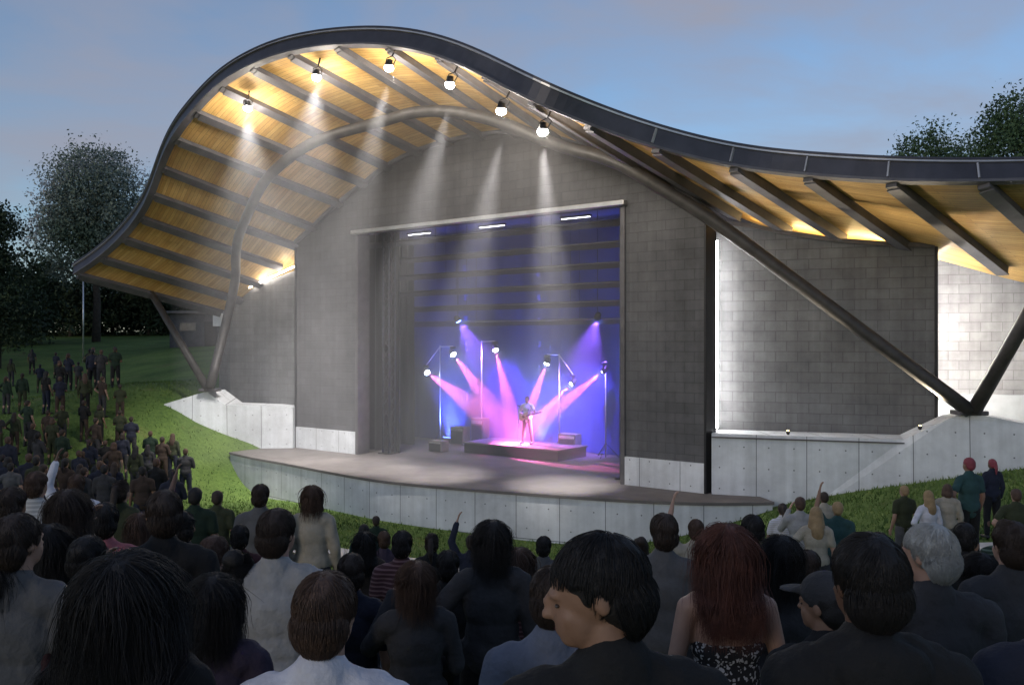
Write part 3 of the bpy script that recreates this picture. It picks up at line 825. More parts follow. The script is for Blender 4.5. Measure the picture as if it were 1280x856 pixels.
# blue wash on the backdrop from above and from the floor behind the riser
M_BLENS = emit('wash_lens', (0.12, 0.22, 1.0), 20.0)
for i, t in enumerate((0.22, 0.5, 0.78)):
    s_ = bs0 + (bs1 - bs0) * t
    p = WS(s_, ZD + 0.14, bk - 0.75)
    lr = empty('wash_light', p); tag(lr, 'small floor wash light throwing blue up the backdrop, ' + ['left', 'middle', 'right'][i] + ' one', 'wash light', 'blue wash lights at the foot of the backdrop')
    d = (WS(s_, ZD + 1.9, bk) - p).normalized(); M = look_frame(Vector((0, 0, 0)), d)
    bm = bmesh.new(); add_box(bm, (0.5, 0.2, 0.16), M, 0.02); obj('housing', bm, M_BLACK, lr)
    bm = bmesh.new(); add_box(bm, (0.44, 0.14, 0.01), M @ Matrix.Translation((0, 0, -0.087))); obj('lens', bm, M_BLENS, lr)
    bm = bmesh.new(); add_box(bm, (0.3, 0.25, 0.03), Matrix.Translation((0, 0, -0.12))); obj('bracket', bm, M_BLACK, lr)
    L = bpy.data.lights.new('blue_wash', 'SPOT'); L.energy = 8500; L.color = (0.07, 0.12, 1.0); L.spot_size = R(82); L.spot_blend = 0.9; L.shadow_soft_size = 0.2
    lo = bpy.data.objects.new('blue_wash', L); lo.matrix_world = look_frame(p + d * 0.14, d); COL.objects.link(lo)
# violet washes added over the rear of the stage to colour smoke and backdrop
for i, t in enumerate((0.3, 0.7)):
    p = WS(bs0 + (bs1 - bs0) * t, zT - 3.3, 4.1)
    lr = empty('wash_light', p); tag(lr, 'round added wash light flown high at the rear of the stage, ' + ['left', 'right'][i] + ' one', 'wash light')
    d = (WS(bs0 + (bs1 - bs0) * (0.42 + .16 * i), ZD + 1.2, bk - .5) - p).normalized(); M = look_frame(Vector((0, 0, 0)), d)
    bm = bmesh.new(); add_lathe(bm, [(0.06, 0.2), (0.11, 0.15), (0.13, 0.0), (0.14, -0.06), (0.12, -0.06)], M, 16); obj('housing', bm, M_BLACK, lr, True)
    bm = bmesh.new(); add_lathe(bm, [(0.115, -0.062), (0.05, -0.08)], M, 16); obj('lens', bm, M_BLENS, lr, True)
    bm = bmesh.new(); add_tube(bm, [Vector((0, 0, 0)), Vector((0, 0, hz - zT + 3.3))], 0.015, 6); obj('hanger', bm, M_BLACK, lr)
    L = bpy.data.lights.new('added_violet_wash', 'SPOT'); L.energy = 4200; L.color = (0.25, 0.10, 1.0); L.spot_size = R(62); L.spot_blend = 0.9; L.shadow_soft_size = 0.1
    lo = bpy.data.objects.new('added_violet_wash', L); lo.matrix_world = look_frame(p + d * 0.14, d); COL.objects.link(lo)
# pale work light behind the lintel, lighting the pipes
for t in (0.2, 0.5, 0.8):
    root = empty('work_light', WS(sL + (sR - sL) * t, zT - 0.12, 0.95)); tag(root, 'white work light tucked behind the top of the stage opening, ' + {0.2: 'left', 0.5: 'middle', 0.8: 'right'}[t] + ' one', 'work light', 'work lights behind the lintel')
    bm = bmesh.new(); add_box(bm, (1.2, 0.12, 0.06), frame(UW, NW, Vector((0, 0, 1)), Vector((0, 0, 0.07))), 0.01); obj('housing', bm, M_BLACK, root)
    bm = bmesh.new(); add_box(bm, (1.1, 0.08, 0.02), frame(UW, NW, Vector((0, 0, 1)), Vector((0, 0, 0.025)))); obj('tube', bm, emit('work_tube', (0.85, 0.87, 1.0), 3.5), root)

# stage smoke filling the stage house
def volume_box(name, bm, dens, col=(0.9, 0.9, 0.95), aniso=0.0):
    m = bpy.data.materials.new(name); m.use_nodes = True
    t = NT(m); t.n.remove(t.n['Principled BSDF'])
    v = t.new('ShaderNodeVolumePrincipled'); v.inputs['Density'].default_value = dens; v.inputs['Color'].default_value = (*col, 1); v.inputs['Anisotropy'].default_value = aniso
    t.link(v.outputs['Volume'], t.n['Material Output'].inputs['Volume'])
    o_ = obj(name, bm, m); tag(o_, kind='stuff'); return o_
bm = bmesh.new()
sm0, sm1 = hl + 0.05, hr - 0.05
add_box(bm, (sm1 - sm0, HB - 0.75, hz - ZD - 0.05), frame(UW, NW, Vector((0, 0, 1)), WS((sm0 + sm1) / 2, (hz + ZD) / 2, 0.65 + (HB - 0.75) / 2)))
volume_box('stage_smoke', bm, 0.04)
# thinner smoke drifting out under the roof, in front of the wall
ua, ub = int(5.2 * (NU - 1) / (nb - 1)), int(15.6 * (NU - 1) / (nb - 1))
bm = bmesh.new(); rows = []
for u in range(ua, ub + 1, 3):
    rows.append([rq(u, v, -0.02) for v in (0.03, 0.25, 0.5, 0.75, 0.97)])
T = [[bm.verts.new(p) for p in r] for r in rows]; Bt = [[bm.verts.new((p.x, p.y, ZD + 0.02)) for p in r] for r in rows]
for i in range(len(T) - 1):
    for k in range(4):
        bm.faces.new((T[i][k], T[i + 1][k], T[i + 1][k + 1], T[i][k + 1])); bm.faces.new((Bt[i][k], Bt[i][k + 1], Bt[i + 1][k + 1], Bt[i + 1][k]))
    for k in (0, 4): bm.faces.new((T[i][k], Bt[i][k], Bt[i + 1][k], T[i + 1][k]))
for i in (0, len(T) - 1):
    for k in range(4): bm.faces.new((T[i][k], T[i][k + 1], Bt[i][k + 1], Bt[i][k]))
volume_box('drifting_smoke', bm, 0.017)

# warm fill lamps added on the plinth ledges to brighten the soffit
for px, py, Y, lab in ((985, 543, 24.7, 'small black added fill lamp on the right plinth ledge, nearer the main wall'), (1150, 535, 23.8, 'small black added fill lamp on the right plinth by the end of the wing wall'), (1320, 525, 23.0, 'small black added fill lamp on the plinth beyond the right strut')):
    p = P(px, py, Y); p.z = (ZP if px < 1140 else P(1150, 540, 23.5).z) + 0.11
    root = empty('added_uplight', p); tag(root, lab, 'added_uplight', 'added fill lamps along the right plinth')
    d = Vector((-0.25, -0.62, 1)).normalized(); M = look_frame(Vector((0, 0, 0)), d)
    bm = bmesh.new(); add_lathe(bm, [(0.03, 0.08), (0.05, 0.05), (0.055, -0.06), (0.045, -0.06), (0.04, -0.04)], M, 14); obj('housing', bm, M_BLACK, root, True)
    bm = bmesh.new(); add_lathe(bm, [(0.04, -0.042), (0.02, -0.05)], M, 14); obj('lens', bm, emit('added_uplight_lens', (1.0, 0.78, 0.45), 3), root, True)
    L = bpy.data.lights.new('added_uplight_lamp', 'SPOT'); L.energy = 700; L.color = (1.0, 0.84, 0.6); L.spot_size = R(78); L.spot_blend = 0.9; L.shadow_soft_size = 0.06
    lo = bpy.data.objects.new('added_uplight_lamp', L); lo.matrix_world = look_frame(p + d * 0.12, d); COL.objects.link(lo)
# ------------------------------------------------------------------ trees
def leaf_mat(name, c1, c2, scale=0.5, c3=None):
    m = bpy.data.materials.new(name); m.use_nodes = True
    t = NT(m); b = t.n['Principled BSDF']
    tc = t.new('ShaderNodeTexCoord'); nz = t.new('ShaderNodeTexNoise'); nz.inputs['Scale'].default_value = scale; nz.inputs['Detail'].default_value = 5
    t.link(tc.outputs['Object'], nz.inputs['Vector'])
    cr = t.new('ShaderNodeValToRGB'); e = cr.color_ramp.elements
    e[0].position = 0.35; e[0].color = (*c1, 1); e[1].position = 0.65; e[1].color = (*c2, 1)
    if c3: k = e.new(0.56); k.color = (*c3, 1)
    t.link(nz.outputs['Fac'], cr.inputs['Fac']); t.link(cr.outputs['Color'], b.inputs['Base Color'])
    b.inputs['Roughness'].default_value = 0.7; b.inputs['Specular IOR Level'].default_value = 0.2
    return m
M_BARK = surf('bark', (0.06, 0.048, 0.04), 0.9, var=0.4, scale=4, bump=0.5, bscale=12)
LEAF = {'dark': leaf_mat('leaf_dark', (0.022, 0.034, 0.020), (0.045, 0.066, 0.034)),
        'mid': leaf_mat('leaf_mid', (0.04, 0.075, 0.04), (0.085, 0.14, 0.07)),
        'grey': leaf_mat('leaf_blossom', (0.09, 0.13, 0.095), (0.55, 0.55, 0.60), 0.16, (0.20, 0.24, 0.21))}
def tree(name, label, cat, group, x, y, lobes, leaf, nleaf, size, seed, trunk_r=0.25, gap=0.0):
    """lobes: (dx, dy, z above ground, rx, ry, rz)"""
    rg = np.random.default_rng(seed)
    g0 = gz1(x, y)
    root = empty(name, (x, y, g0)); tag(root, label, cat, group)
    vol = np.array([l[3] * l[4] * l[5] for l in lobes]) ** 0.75; vol /= vol.sum()
    nc = max(12, nleaf // 70)
    cl_ = []
    for _ in range(nc):
        l = lobes[rg.choice(len(lobes), p=vol)]
        d = rg.normal(size=3); d /= np.linalg.norm(d); r = rg.uniform(0.35, 1.0) ** 0.5
        cl_.append((l[0] + d[0] * l[3] * r, l[1] + d[1] * l[4] * r, l[2] + d[2] * l[5] * r))
    cl_ = np.array(cl_)
    k = rg.integers(0, nc, nleaf)
    cr_ = 0.16 * np.mean([l[3] + l[5] for l in lobes])
    pos = cl_[k] + np.clip(rg.normal(size=(nleaf, 3)), -1.5, 1.5) * cr_ * rg.uniform(0.4, 1.1, size=(nc,))[k][:, None]
    pos[:, 2] = np.maximum(pos[:, 2], 0.1)
    a = rg.normal(size=(nleaf, 3)); a /= np.linalg.norm(a, axis=1)[:, None]
    b = rg.normal(size=(nleaf, 3)); b -= a * (a * b).sum(1)[:, None]; b /= np.linalg.norm(b, axis=1)[:, None]
    sz = size * rg.uniform(0.6, 1.5, size=(nleaf, 1))
    v = np.stack([pos - a * sz, pos + b * sz * .5, pos + a * sz, pos - b * sz * .5], 1).reshape(-1, 3)
    me = bpy.data.meshes.new('crown')
    me.vertices.add(len(v)); me.vertices.foreach_set('co', v.astype(np.float32).ravel())
    me.loops.add(nleaf * 4); me.loops.foreach_set('vertex_index', np.arange(nleaf * 4, dtype=np.int32))
    me.polygons.add(nleaf); me.polygons.foreach_set('loop_start', np.arange(0, nleaf * 4, 4, dtype=np.int32))
    me.update(calc_edges=True); me.validate()
    me.materials.append(LEAF[leaf])
    link(bpy.data.objects.new('crown', me), root)
    bm = bmesh.new()
    top = lobes[0]
    pts = [Vector((0, 0, -0.3)), Vector((0.1, 0, top[2] * 0.3)), Vector((top[0] * .5 - .1, top[1] * .5, top[2] * 0.65)), Vector((top[0], top[1], top[2] + top[5] * .4))]
    add_tube(bm, pts, [trunk_r * 1.3, trunk_r, trunk_r * .7, trunk_r * .15], 8)
    obj('trunk', bm, M_BARK, root, True)
    for c_ in cl_[rg.choice(nc, min(9, nc), replace=False)]:
        bm = bmesh.new(); s_ = pts[1].lerp(pts[2], rg.uniform(0.1, 0.9)); e_ = Vector(c_)
        add_tube(bm, [s_, s_.lerp(e_, .5) + Vector((0, 0, -.15)), e_], [trunk_r * .4, trunk_r * .25, .02], 6); obj('limb', bm, M_BARK, root, True)
    return root
def at(px, Y): return (px - 640) / FPX * Y
tree('blossom_tree', 'large round tree with grey green crown left of the roof tip', 'tree', None, at(120, 75), 75,
     [(0, 0, 11.6, 4.3, 4, 4.6), (-2.2, 0, 8.5, 2.9, 3, 3.2), (1.8, 0, 8.5, 2.9, 3, 3.2), (-.5, 0, 13.2, 2.8, 3, 3.0)], 'grey', 42000, 0.12, 1, 0.3)
tree('dark_tree', 'tall dark green tree cut by the left edge of the picture', 'tree', None, at(-4, 56), 56,
     [(0, 0, 8.2, 1.3, 1.5, 2.2), (-.6, 0, 5.5, 1.8, 2, 2.6), (.9, 0, 3.6, 1.7, 2, 2.0)], 'dark', 18000, 0.11, 2, 0.2)
words = ['dark bushy tree at the foot of the wood, below the left edge tree', 'dark bushy tree second from the left in the low row behind the lawn', 'dark bushy tree under the left side of the blossom tree',
         'dark bushy tree under the right side of the blossom tree', 'dark bushy tree behind the tip of the bandshell roof', 'dark bushy tree seen between the left strut and the roof tip', 'dark bushy tree seen behind the left strut']
for i, (px, Y, top, rx) in enumerate([(14, 72, 318, 3.2), (52, 88, 322, 3.6), (88, 84, 335, 3.4), (140, 90, 318, 3.9), (186, 86, 330, 3.6), (222, 92, 352, 3.4), (255, 95, 362, 3.4)]):
    x = at(px, Y); h = EYE + (428 - top) / FPX * Y - gz1(x, Y)
    tree('bushy_tree', words[i], 'tree', 'dark trees behind the left lawn', x, Y, [(0, 0, h * .62, rx, 2.6, h * .36), (-rx * .4, 0, h * .34, rx * .9, 2.4, h * .3), (rx * .5, 0, h * .36, rx * .8, 2.4, h * .32)], 'dark', 9000, 0.18, 20 + i, 0.18)
for i, (px, Y, top, rx, lab) in enumerate([(-130, 60, 240, 4, 'dark tree beyond the left edge of the lawn'), (-260, 52, 220, 4.5, 'dark tree further beyond the left edge of the lawn')]):
    x = at(px, Y); h = EYE + (428 - top) / FPX * Y - gz1(x, Y)
    tree('dark_tree', lab, 'tree', None, x, Y, [(0, 0, h * .65, rx, 3, h * .34), (-1, 0, h * .36, rx * .8, 3, h * .3)], 'dark', 6000, 0.22, 40 + i)
for i, (px, Y, top, rx, lab) in enumerate([(1158, 78, 157, 2.3, 'green tree top showing over the roof, left one at the right edge'), (1212, 84, 171, 2.2, 'low green tree top just showing over the roof edge'),
                                           (1276, 66, 112, 2.1, 'tallest dark green tree over the roof at the right edge'), (1345, 70, 90, 3.5, 'dark green tree beyond the right edge behind the roof')]):
    x = at(px, Y); h = EYE + (428 - top) / FPX * Y - gz1(x, Y)
    tree('green_tree', lab, 'tree', 'trees behind the roof at the right', x, Y, [(0, 0, h * .86, rx, 2.5, h * .13), (-.8, 0, h * .74, rx * 1.25, 3, h * .16), (1.0, 0, h * .6, rx * 1.3, 3, h * .2)], 'mid', 15000, 0.13, 60 + i, 0.25)

# low dark park building seen under the left eave, and a thin lamp post
x0, x1, Yb = at(212, 66), at(285, 66), 66
zb = gz1(at(240, 66), 66); zt_ = EYE + (428 - 392) / FPX * 66
root = empty('park_building', ((x0 + x1) / 2, Yb, zb)); tag(root, 'low dark park building half hidden behind the left strut', 'building')
M_SHED = surf('dark_boards', (0.07, 0.07, 0.075), 0.8, var=0.3, scale=2)
bm = bmesh.new(); add_box(bm, (x1 - x0, 4, zt_ - zb + .6), Matrix.Translation((0, 2, (zt_ - zb - .6) / 2))); obj('wall', bm, M_SHED, root)
bm = bmesh.new(); add_box(bm, (x1 - x0 + .8, 4.8, 0.18), Matrix.Translation((0, 2, zt_ - zb + .1)), 0.02); obj('roof', bm, M_STEEL, root)
bm = bmesh.new(); add_box(bm, (0.9, 0.06, 1.9), Matrix.Translation((0.9, -0.035, 0.95)), 0.01); obj('door', bm, M_BLACK, root)
bm = bmesh.new(); add_box(bm, (1.2, 0.06, 0.6), Matrix.Translation((-0.8, -0.035, 1.5)), 0.01); obj('window', bm, surf('dark_glass', (0.10, 0.11, 0.12), 0.1), root)
Yp = 58; xp = at(104, Yp); zg = gz1(xp, Yp); hp = EYE + (428 - 345) / FPX * Yp - zg
root = empty('lamp_post', (xp, Yp, zg)); tag(root, 'thin pale lamp post before the dark trees left of the roof tip', 'lamp post')
bm = bmesh.new(); add_tube(bm, [Vector((0, 0, -.1)), Vector((0, 0, hp))], [0.06, 0.04], 8); obj('post', bm, M_ALU, root, True)
bm = bmesh.new(); add_box(bm, (0.5, 0.2, 0.08), Matrix.Translation((0.22, 0, hp)), 0.03); obj('lamp_head', bm, M_BLACK, root)

# grass blades standing on the lawn
rg = np.random.default_rng(5)
NB = 70000
gx_ = rg.uniform(-24, 16, NB * 2); gy_ = rg.uniform(10, 44, NB * 2) 
k = np.clip(1.15 - (gy_ - 10) / 45, 0.2, 1)
keep = rg.uniform(size=NB * 2) < k
q = np.stack([gx_, gy_], 1)
s_ = (gx_ - OW.x) * UW.x + (gy_ - OW.y) * UW.y; b_ = (gx_ - OW.x) * NW.x + (gy_ - OW.y) * NW.y
lipx = np.array([(p.x - OW.x) * UW.x + (p.y - OW.y) * UW.y for p in LPs]); lipb = np.array([(p.x - OW.x) * NW.x + (p.y - OW.y) * NW.y for p in LPs])
o_ = np.argsort(lipx); front_b = np.interp(s_, lipx[o_], lipb[o_], left=99, right=99)
keep &= ~((b_ > front_b - 0.05) & (s_ > lipx.min()) & (s_ < lipx.max()))
keep &= ~((s_ > -7.5) & (s_ < 30) & (b_ > -1.8) & (s_ < 0.5)) | (gx_ < -14.3)
keep &= ~((gx_ > 5.5) & (gy_ > 24.6 - (gx_ - 7) * 0.33))
dp = np.min(np.hypot(gx_[:, None] - PATH[None, ::3, 0], gy_[:, None] - PATH[None, ::3, 1]), axis=1)
keep &= dp > 0.95
gx_ = gx_[keep]; gy_ = gy_[keep]; n = len(gx_)
z_ = gz(gx_, gy_) - 0.01
an = rg.uniform(0, 2 * np.pi, n); w_ = rg.uniform(0.012, 0.03, n); hh = rg.uniform(0.05, 0.13, n)
c_, sn = np.cos(an), np.sin(an); ln = rg.normal(size=(n, 2)) * 0.04
v = np.stack([np.stack([gx_ - c_ * w_, gy_ - sn * w_, z_], 1), np.stack([gx_ + c_ * w_, gy_ + sn * w_, z_], 1), np.stack([gx_ + ln[:, 0], gy_ + ln[:, 1], z_ + hh], 1)], 1).reshape(-1, 3)
me = bpy.data.meshes.new('grass'); me.vertices.add(len(v)); me.vertices.foreach_set('co', v.astype(np.float32).ravel())
me.loops.add(n * 3); me.loops.foreach_set('vertex_index', np.arange(n * 3, dtype=np.int32)); me.polygons.add(n); me.polygons.foreach_set('loop_start', np.arange(0, n * 3, 3, dtype=np.int32))
me.update(calc_edges=True)
me.materials.append(leaf_mat('grass_blades', (0.045, 0.085, 0.02), (0.125, 0.19, 0.05), 0.4))
tag(link(bpy.data.objects.new('grass', me)), kind='stuff')
# ------------------------------------------------------------------ people
V = Vector
def capsule_mesh(bm, a, b, ra, rb, n=14):
    a = V(a); b = V(b); d = b - a; L = d.length
    q = d.to_track_quat('Z', 'Y') if L > 1e-6 else Quaternion()
    prof = []
    for k in range(1, 6): t = math.pi / 2 * k / 5; prof.append((ra * math.sin(t), -ra * math.cos(t)))
    for k in range(0, 5): t = math.pi / 2 * k / 5; prof.append((rb * math.cos(t), L + rb * math.sin(t)))
    M = Matrix.Translation(a) @ q.to_matrix().to_4x4()
    rings = [[bm.verts.new(M @ V((r * math.cos(2 * math.pi * k / n), r * math.sin(2 * math.pi * k / n), z))) for k in range(n)] for r, z in prof]
    for r0, r1 in zip(rings[:-1], rings[1:]):
        for k in range(n): bm.faces.new((r0[k], r0[(k + 1) % n], r1[(k + 1) % n], r1[k]))
    bm.faces.new(rings[0][::-1]); bm.faces.new(rings[-1])
def ell(bm, c, r, M=None):
    m = Matrix.Translation(V(c)) @ Matrix.Diagonal((*r, 1))
    if M is not None: m = M @ m
    bmesh.ops.create_icosphere(bm, subdivisions=3, radius=1.0, matrix=m)

def remesh(bm, voxel, smooth_it=4, wrinkle=0.0, wscale=9.0):
    me = bpy.data.meshes.new('tmp'); bmesh.ops.recalc_face_normals(bm, faces=bm.faces); bm.to_mesh(me); bm.free()
    o_ = bpy.data.objects.new('tmp', me); COL.objects.link(o_)
    m = o_.modifiers.new('r', 'REMESH'); m.mode = 'VOXEL'; m.voxel_size = voxel; m.use_smooth_shade = True
    s_ = o_.modifiers.new('s', 'SMOOTH'); s_.factor = 0.5; s_.iterations = smooth_it
    dg = bpy.context.evaluated_depsgraph_get(); dg.update()
    out = bpy.data.meshes.new_from_object(o_.evaluated_get(dg))
    bpy.data.objects.remove(o_); bpy.data.meshes.remove(me)
    if wrinkle > 0:
        n = len(out.vertices)
        co = np.empty(n * 3, np.float32); out.vertices.foreach_get('co', co); co = co.reshape(-1, 3)
        nr = np.empty(n * 3, np.float32); out.vertices.foreach_get('normal', nr); nr = nr.reshape(-1, 3)
        dsp = np.array([mnoise.noise(V((c[0] * wscale, c[1] * wscale, c[2] * wscale * 0.55))) + 0.6 * mnoise.noise(V((c[0] * wscale * 2.3 + c[2] * 4, c[1] * wscale * 2, c[2] * wscale * 1.4))) for c in co], np.float32)
        co += nr * (dsp * wrinkle)[:, None]
        out.vertices.foreach_set('co', co.ravel()); out.update()
    out.polygons.foreach_set('use_smooth', [True] * len(out.polygons))
    return out

def smat(name, col, rough=0.85, bump=0.25, bscale=60, var=0.18, scale=12): return surf(name, col, rough, var=var, scale=scale, bump=bump, bscale=bscale)
SKIN = {'light': smat('skin_light', (0.33, 0.20, 0.15), 0.55, 0.08, 90, .08), 'tan': smat('skin_tan', (0.22, 0.125, 0.085), 0.55, 0.08, 90, .08), 'brown': smat('skin_brown', (0.12, 0.065, 0.045), 0.5, 0.08, 90, .1)}
HAIR = {'black': smat('hair_black', (0.008, 0.007, 0.008), 0.68, 0.3, 120, .4), 'dark brown': smat('hair_dark_brown', (0.028, 0.018, 0.014), 0.68, 0.3, 120, .35), 'brown': smat('hair_brown', (0.06, 0.034, 0.024), 0.68, 0.3, 120, .35),
        'auburn': smat('hair_auburn', (0.085, 0.032, 0.024), 0.68, 0.3, 120, .4), 'grey': smat('hair_grey', (0.30, 0.31, 0.31), 0.68, 0.3, 120, .2), 'fair': smat('hair_fair', (0.25, 0.17, 0.09), 0.68, 0.3, 120, .25), 'red': smat('hair_red', (0.19, 0.035, 0.05), 0.68, 0.3, 120, .25)}
CL = {'black': (0.008, 0.008, 0.009), 'charcoal': (0.03, 0.03, 0.034), 'grey': (0.08, 0.08, 0.085), 'pale grey': (0.27, 0.27, 0.275), 'white': (0.5, 0.5, 0.56), 'slate blue': (0.11, 0.125, 0.17), 'navy': (0.012, 0.015, 0.03),
      'maroon': (0.045, 0.014, 0.017), 'brown': (0.04, 0.026, 0.02), 'olive': (0.028, 0.034, 0.016), 'dark green': (0.010, 0.024, 0.014), 'teal': (0.02, 0.055, 0.056), 'pink': (0.30, 0.10, 0.12), 'beige': (0.30, 0.27, 0.22), 'tan': (0.2, 0.16, 0.11), 'purple': (0.03, 0.022, 0.042), 'red': (0.20, 0.02, 0.04)}
_cm = {}
def cloth(c):
    if c not in _cm: _cm[c] = smat('cloth_' + c.replace(' ', '_'), CL[c], 0.9, 0.35, 45, .22, 7)
    return _cm[c]
def striped(c):
    m = bpy.data.materials.new('striped_cloth'); m.use_nodes = True; t = NT(m); b = t.n['Principled BSDF']
    tc = t.new('ShaderNodeTexCoord'); wv = t.new('ShaderNodeTexWave'); wv.bands_direction = 'Z'; wv.inputs['Scale'].default_value = 9; wv.inputs['Distortion'].default_value = 1.2; wv.inputs['Detail Scale'].default_value = 0.6
    t.link(tc.outputs['Object'], wv.inputs['Vector'])
    cr = t.new('ShaderNodeValToRGB'); e = cr.color_ramp.elements; e[0].position = .62; e[0].color = (*CL[c], 1); e[1].position = .70; e[1].color = (*[min(.4, v * 2.2 + .05) for v in CL[c]], 1)
    t.link(wv.outputs['Fac'], cr.inputs['Fac']); t.link(cr.outputs['Color'], b.inputs['Base Color']); b.inputs['Roughness'].default_value = .9
    return m
def floral():
    m = bpy.data.materials.new('floral_cloth'); m.use_nodes = True; t = NT(m); b = t.n['Principled BSDF']
    tc = t.new('ShaderNodeTexCoord')
    nz = t.new('ShaderNodeTexNoise'); nz.inputs['Scale'].default_value = 30; t.link(tc.outputs['Object'], nz.inputs['Vector'])
    mx = t.new('ShaderNodeMix', data_type='VECTOR'); mx.inputs['Factor'].default_value = 0.06
    t.link(tc.outputs['Object'], mx.inputs['A']); t.link(nz.outputs['Color'], mx.inputs['B'])
    vo = t.new('ShaderNodeTexVoronoi'); vo.inputs['Scale'].default_value = 48; t.link(mx.outputs['Result'], vo.inputs['Vector'])
    cr = t.new('ShaderNodeValToRGB'); e = cr.color_ramp.elements; e[0].position = .34; e[0].color = (0.42, 0.42, 0.45, 1); e[1].position = .40; e[1].color = (0.012, 0.012, 0.016, 1)
    t.link(vo.outputs['Distance'], cr.inputs['Fac']); t.link(cr.outputs['Color'], b.inputs['Base Color']); b.inputs['Roughness'].default_value = .9
    return m

ARMS = {   # elbow, wrist for the right side (x > 0); mirrored for the left
    'down': ((.235, -.03, 1.13), (.245, .06, .88)),
    'forward': ((.235, .02, 1.14), (.12, .26, 1.12)),
    'crossed': ((.25, .05, 1.15), (-.02, .20, 1.20)),
    'up': ((.30, .06, 1.62), (.24, .14, 1.88)),
    'phone': ((.26, .16, 1.22), (.10, .32, 1.50)),
    'hip': ((.36, -.08, 1.18), (.20, .03, 1.02)),
    'strum': ((.33, -.06, 1.16), (.10, .19, 1.06)),
    'fret': ((.33, .06, 1.18), (.42, .24, 1.24)),
}
def hand(bm, wrist, elbow, side, curl=0.5, fr=0.009):
    d = (V(wrist) - V(elbow)).normalized()
    s_ = d.cross(V((0, 0, 1)))
    s_ = s_.normalized() if s_.length > .2 else V((0, 1, 0)).cross(d).normalized()
    inn = V((-side, 0.25, 0)); inn = (inn - d * inn.dot(d)); inn.normalize()
    lat = d.cross(inn).normalized()
    if lat.y < 0: lat = -lat
    w = V(wrist)
    pc = w + d * .05
    for k in (-1.5, -.5, .5, 1.5):
        capsule_mesh(bm, w + d * .015 + lat * k * .010, w + d * .085 + lat * k * .019, .015, .012, 8)
        L = {-1.5: .058, -.5: .070, .5: .076, 1.5: .068}[k]
        p0 = w + d * .09 + lat * k * .021; p1 = p0 + (d * (1 - curl * .4) + inn * curl * .5).normalized() * L * .5; p2 = p1 + (d * (1 - curl) + inn * curl).normalized() * L * .5
        capsule_mesh(bm, p0, p1, fr + .001, fr, 8); capsule_mesh(bm, p1, p2, fr, fr - .001, 8)
    t0 = w + d * .03 + lat * .03; t1 = t0 + (d * .6 + lat * .6 + inn * .25).normalized() * .045; t2 = t1 + (d * .8 + lat * .15 + inn * .5).normalized() * .032
    capsule_mesh(bm, t0, t1, .013, .011, 8); capsule_mesh(bm, t1, t2, .011, .009, 8)

def head_matrix(yaw=0, pitch=0, roll=0):
    piv = V((0, -.01, 1.53))
    return Matrix.Translation(piv) @ Matrix.Rotation(R(yaw), 4, 'Z') @ Matrix.Rotation(R(pitch), 4, 'X') @ Matrix.Rotation(R(roll), 4, 'Y') @ Matrix.Translation(-piv)

